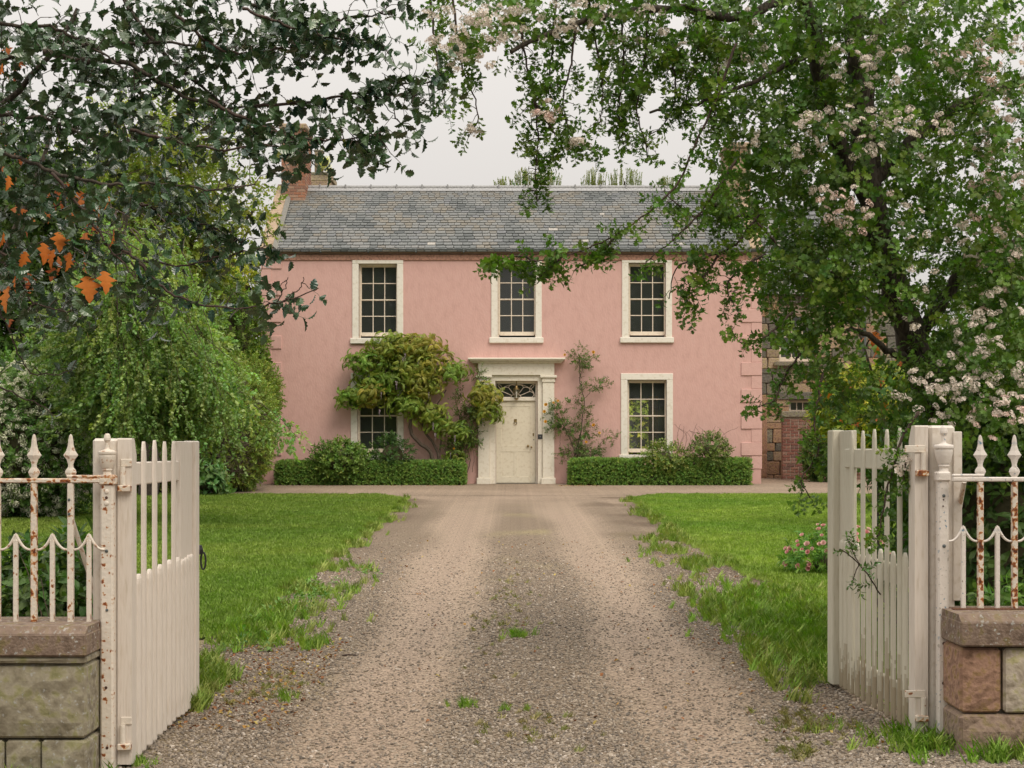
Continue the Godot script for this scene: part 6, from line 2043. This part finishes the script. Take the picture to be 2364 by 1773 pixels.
# trees across the road behind the camera, which the windows mirror, and the garden behind the house
func mirrored() -> void:
	var specs := [[-8.2, 9.0, 16.0, 5.0, "large tree behind the viewer, left of the drive, mirrored in the left windows"], [8.6, 8.0, 16.0, 5.0, "large tree behind the viewer, right of the drive, mirrored in the right windows"], [-4.0, 32.0, 11.0, 4.5, "tree across the road behind the viewer, mirrored low in the middle window"], [5.0, 34.0, 10.0, 4.5, "second tree across the road behind the viewer, right of the first"]]
	for s in specs:
		var m := []
		for k in 9:
			var u := rdir()
			m.append([Vector3(s[0], s[2] * 0.58, s[1]) + u * Vector3(s[3] * 0.6, s[2] * 0.28, s[3] * 0.6), Vector3(s[3] * 0.5, s[2] * 0.2, s[3] * 0.5), 330])
		leafy_tree("roadside_tree", s[4], Vector3(s[0], -0.1, s[1]), m, SP.oval, M.leaf, Color(0.05, 0.11, 0.02), Color(0.08, 0.16, 0.03), 0.35, 5.0, 0.0, "trees behind the viewer")
	shrub("garden_shrub", "green shrubbery seen through the house in the lower right window", Vector3(4.6, 2.2, -58.0), Vector3(5.0, 3.4, 1.5), 5200, SP.oval, Color(0.17, 0.24, 0.04), Color(0.24, 0.3, 0.06), 2.6, 0.85)

# ---------------------------------------------------------------- grass, gravel, litter
func small_stuff() -> void:
	# lawn grass
	for side in [-1, 1]:
		var bn := Bunch.new()
		var n := 30000
		var d0 := 11.9 if side < 0 else 12.7
		while bn.w.size() < n:
			var d := lerpf(d0, 34.15, pow(R.randf(), 0.85))
			var e := left_edge(d) if side < 0 else right_edge(d)
			e += side * maxf(0.0, d - 32.6) * 0.5
			var reach := 0.335 * d - absf(e)
			var x: float = e + side * (rr(-0.06, maxf(0.3, reach)))
			bn.w.append(Transform3D(Basis(Vector3.UP, rr(0, TAU)).scaled(Vector3(1, rr(0.7, 1.2), 1)), gp(x, d, 0.028)))
			bn.c.append(lawn_color(x, d) * rr(0.85, 1.3))
		var o := scatter("lawn_grass", SP.tuft, M.blade, bn.w, bn.c, self)
		o.name = numbered("lawn_grass")
		o.set_meta("label", "short mown grass of the left lawn" if side < 0 else "short mown grass of the right lawn")
		o.set_meta("category", "grass")
	# rough grass and weeds along the edges of the drive
	var rg := Bunch.new()
	for i in 5200:
		var left := R.randf() < 0.42
		var d := lerpf(9.0, 33.0, pow(R.randf(), 1.5))
		var x := 0.0
		if left:
			x = left_edge(d) + absf(R.randfn(0.0, 0.3 if d < 19.0 else 0.1))
			if d < 11.5:
				x = rr(-2.1, -1.75)
		else:
			x = right_edge(d) - absf(R.randfn(0.0, 0.36 if d < 22.0 else 0.1))
			if d < 15.5:
				x = rr(1.55, 2.9)
		var clump := nz.get_noise_2d(x * 90.0, d * 60.0)
		if clump < 0.02:
			continue
		rg.w.append(Transform3D(Basis(Vector3.UP, rr(0, TAU)).scaled(Vector3.ONE * rr(0.45, 0.95)), gp(x, d)))
		rg.c.append(Color(0.24, 0.38, 0.05).lerp(Color(0.4, 0.42, 0.12), R.randf()) * rr(0.8, 1.2))
	# thick rough patch before the right gate, tufts on the crown of the drive and at the posts
	for q in [[2.1, 10.9, 0.26, 1.3, 300, 0.85], [2.05, 12.6, 0.4, 1.4, 360, 0.8], [2.3, 14.4, 0.45, 1.2, 300, 0.75], [2.6, 11.5, 0.5, 1.6, 300, 0.8], [0.03, 12.1, 0.1, 0.1, 16, 0.6], [-0.25, 9.2, 0.09, 0.08, 12, 0.45], [0.0, 9.05, 0.1, 0.05, 6, 0.4], [2.0, 7.7, 0.14, 0.22, 40, 0.8], [1.85, 7.6, 0.14, 0.2, 24, 0.7], [-1.75, 7.45, 0.1, 0.1, 14, 0.5], [-1.3, 9.4, 0.08, 0.2, 8, 0.5], [-2.0, 12.5, 0.25, 0.8, 120, 0.9], [-1.45, 11.6, 0.12, 0.2, 14, 0.8], [1.7, 8.2, 0.12, 0.2, 10, 0.5], [-1.65, 15.0, 0.2, 0.6, 30, 0.7], [2.25, 7.25, 0.3, 0.1, 30, 0.9], [-2.1, 7.05, 0.2, 0.05, 14, 0.7]]:
		for i in q[4]:
			var x: float = q[0] + R.randfn(0, q[2] * 0.6)
			var d: float = q[1] + R.randfn(0, q[3] * 0.6)
			rg.w.append(Transform3D(Basis(Vector3.UP, rr(0, TAU)).scaled(Vector3.ONE * q[5] * rr(0.6, 1.15)), gp(x, d)))
			rg.c.append(Color(0.24, 0.42, 0.05).lerp(Color(0.36, 0.46, 0.09), R.randf()) * rr(0.8, 1.2))
	for q in [[1.55, 8.3, 0.16, 0.45, 60], [1.35, 7.7, 0.12, 0.2, 26], [-1.5, 9.8, 0.2, 0.6, 40], [0.1, 8.4, 0.3, 0.5, 30], [-0.05, 13.5, 0.25, 3.0, 70]]:
		for i in q[4]:
			var x: float = q[0] + R.randfn(0, q[2] * 0.6)
			var d: float = q[1] + R.randfn(0, q[3] * 0.6)
			rg.w.append(Transform3D(Basis(Vector3.UP, rr(0, TAU)).scaled(Vector3(1, 0.6, 1) * rr(0.3, 0.6)), gp(x, d)))
			rg.c.append(Color(0.42, 0.34, 0.16).lerp(Color(0.3, 0.32, 0.1), R.randf()) * rr(0.8, 1.1))
	var o2 := scatter("rough_grass", SP.tall_tuft, M.blade, rg.w, rg.c, self)
	o2.set_meta("label", "rough grass and weeds along the edges of the gravel drive")
	o2.set_meta("category", "grass")
	# broad leaved weeds by the left lawn
	var wd := Bunch.new()
	for i in 200:
		var d := rr(11.2, 17.5)
		var x := -2.05 + absf(R.randfn(0, 0.22))
		if nz.get_noise_2d(x * 70.0, d * 70.0 + 900.0) < 0.0:
			continue
		wd.w.append(grow(gp(x, d), Vector3(rr(-0.4, 0.4), 1, rr(-0.4, 0.4)), rr(0, TAU), rr(0.25, 0.5)))
		wd.c.append(tone(Color(0.06, 0.14, 0.04), Color(0.1, 0.19, 0.05)))
	var o3 := scatter("weeds", SP.broad, M.leaf, wd.w, wd.c, self)
	o3.set_meta("label", "broad leaved weeds at the edge of the left lawn")
	o3.set_meta("category", "weeds")
	# loose stones
	for k in 3:
		var pb := Bunch.new()
		while pb.w.size() < 26000:
			var d := lerpf(7.1, 24.0, pow(R.randf(), 1.7))
			var x := rr(-2.25, 2.4)
			var lo := loose(x, d)
			if R.randf() > (0.2 + 0.8 * lo) * (1.0 - smoothstep(13.0, 23.5, d)):
				continue
			var s := rr(0.005, 0.0115) * (1.35 if R.randf() < 0.12 else 1.0)
			pb.w.append(Transform3D(Basis.from_euler(Vector3(rr(-0.5, 0.5), rr(0, TAU), rr(-0.5, 0.5))).scaled(Vector3.ONE * s), gp(x, d, s * 0.25)))
			var g := R.randf()
			pb.c.append((Color(0.25, 0.2, 0.15) if g < 0.45 else Color(0.33, 0.275, 0.215) if g < 0.72 else Color(0.16, 0.135, 0.11) if g < 0.95 else Color(0.46, 0.4, 0.34)) * rr(0.7, 1.25))
		var o4 := scatter("gravel_stones", SP["pebble%d" % k], M.pebble, pb.w, pb.c, self)
		o4.name = numbered("gravel_stones")
		o4.set_meta("label", ["loose gravel stones on the drive, brown and grey", "loose gravel stones on the drive, flatter ones", "loose gravel stones on the drive, rounder ones"][k])
		o4.set_meta("category", "gravel")
	# fallen leaves
	var lt := Bunch.new()
	for i in 1500:
		var g := R.randf()
		var d := 0.0
		var x := 0.0
		if g < 0.5:
			d = rr(8.4, 12.0); x = rr(-2.1, -1.2) - 0.0
		elif g < 0.62:
			d = rr(7.6, 14.0); x = rr(1.3, 2.2)
		elif g < 0.8:
			d = rr(38.7, 39.3); x = [rr(-5.8, -1.1), rr(1.1, 2.2)][R.randi() % 2]
		else:
			d = rr(8.0, 22.0); x = rr(-2.2, 2.4)
		lt.w.append(Transform3D(Basis.from_euler(Vector3(-PI / 2 + rr(-0.4, 0.4), rr(0, TAU), rr(-0.4, 0.4))).scaled(Vector3.ONE * rr(0.35, 0.9)), gp(x, d, 0.012)))
		lt.c.append([Color(0.42, 0.24, 0.06), Color(0.3, 0.13, 0.05), Color(0.45, 0.36, 0.1), Color(0.2, 0.12, 0.07)][R.randi() % 4] * rr(0.7, 1.2))
	var o5 := scatter("leaf_litter", SP.litter, M.dead_leaf, lt.w, lt.c, self)
	o5.set_meta("label", "scattered fallen leaves by the left gate and along the house front")
	o5.set_meta("category", "leaves")
	# two sticks on the drive
	for q in [[806, 1514, "short brown stick lying on the left of the drive"], [775, 1557, "thin pale stick lying on the drive below the short brown stick"]]:
		var d: float = (EYE + 0.02 + 0.0203 * 9.0) / ((q[1] - 1040.0) / F + 0.0203)
		var c := gp((q[0] - 1182.0) / F * d, d, 0.008)
		var s := thing("stick", q[2], "stick", c)
		var b := MB.new()
		b.tube(PackedVector3Array([Vector3(-0.045, 0, 0.01), Vector3(0, 0.004, 0), Vector3(0.05, 0, -0.006)]), PackedFloat32Array([0.006, 0.007, 0.004]) if q[0] > 800 else PackedFloat32Array([0.003, 0.003, 0.002]), 6)
		put("wood", b, M.twig if q[0] > 800 else M.vine_wood, s)

func _ready() -> void:
	R.seed = 20240611
	nz.seed = 77
	nz.frequency = 0.01
	nz.fractal_octaves = 3
	view_and_light()
	materials()
	unit_blocks()
	make_sprigs()
	ground()
	house()
	stone_wing()
	brick_wall()
	rear_stack()
	gate("left white picket gate standing open, clean paint, black ring latch", Vector3(-1.755, 0.0, -7.4), Vector3(-1.82, 0, -9.27), 1.0, false)
	gate("right white picket gate standing open, greenish and mud stained at the bottom", Vector3(1.958, 0.065, -7.79), Vector3(1.898, 0, -9.585), -1.0, true)
	for side in [-1, 1]:
		gate_post(side)
		railing(side)
		dwarf_wall(side)
	poplars()
	left_side()
	right_side()
	left_border()
	beds()
	wisteria()
	climbing_rose(-1)
	climbing_rose(1)
	copper_tree()
	hawthorn()
	holly()
	mirrored()
	small_stuff()
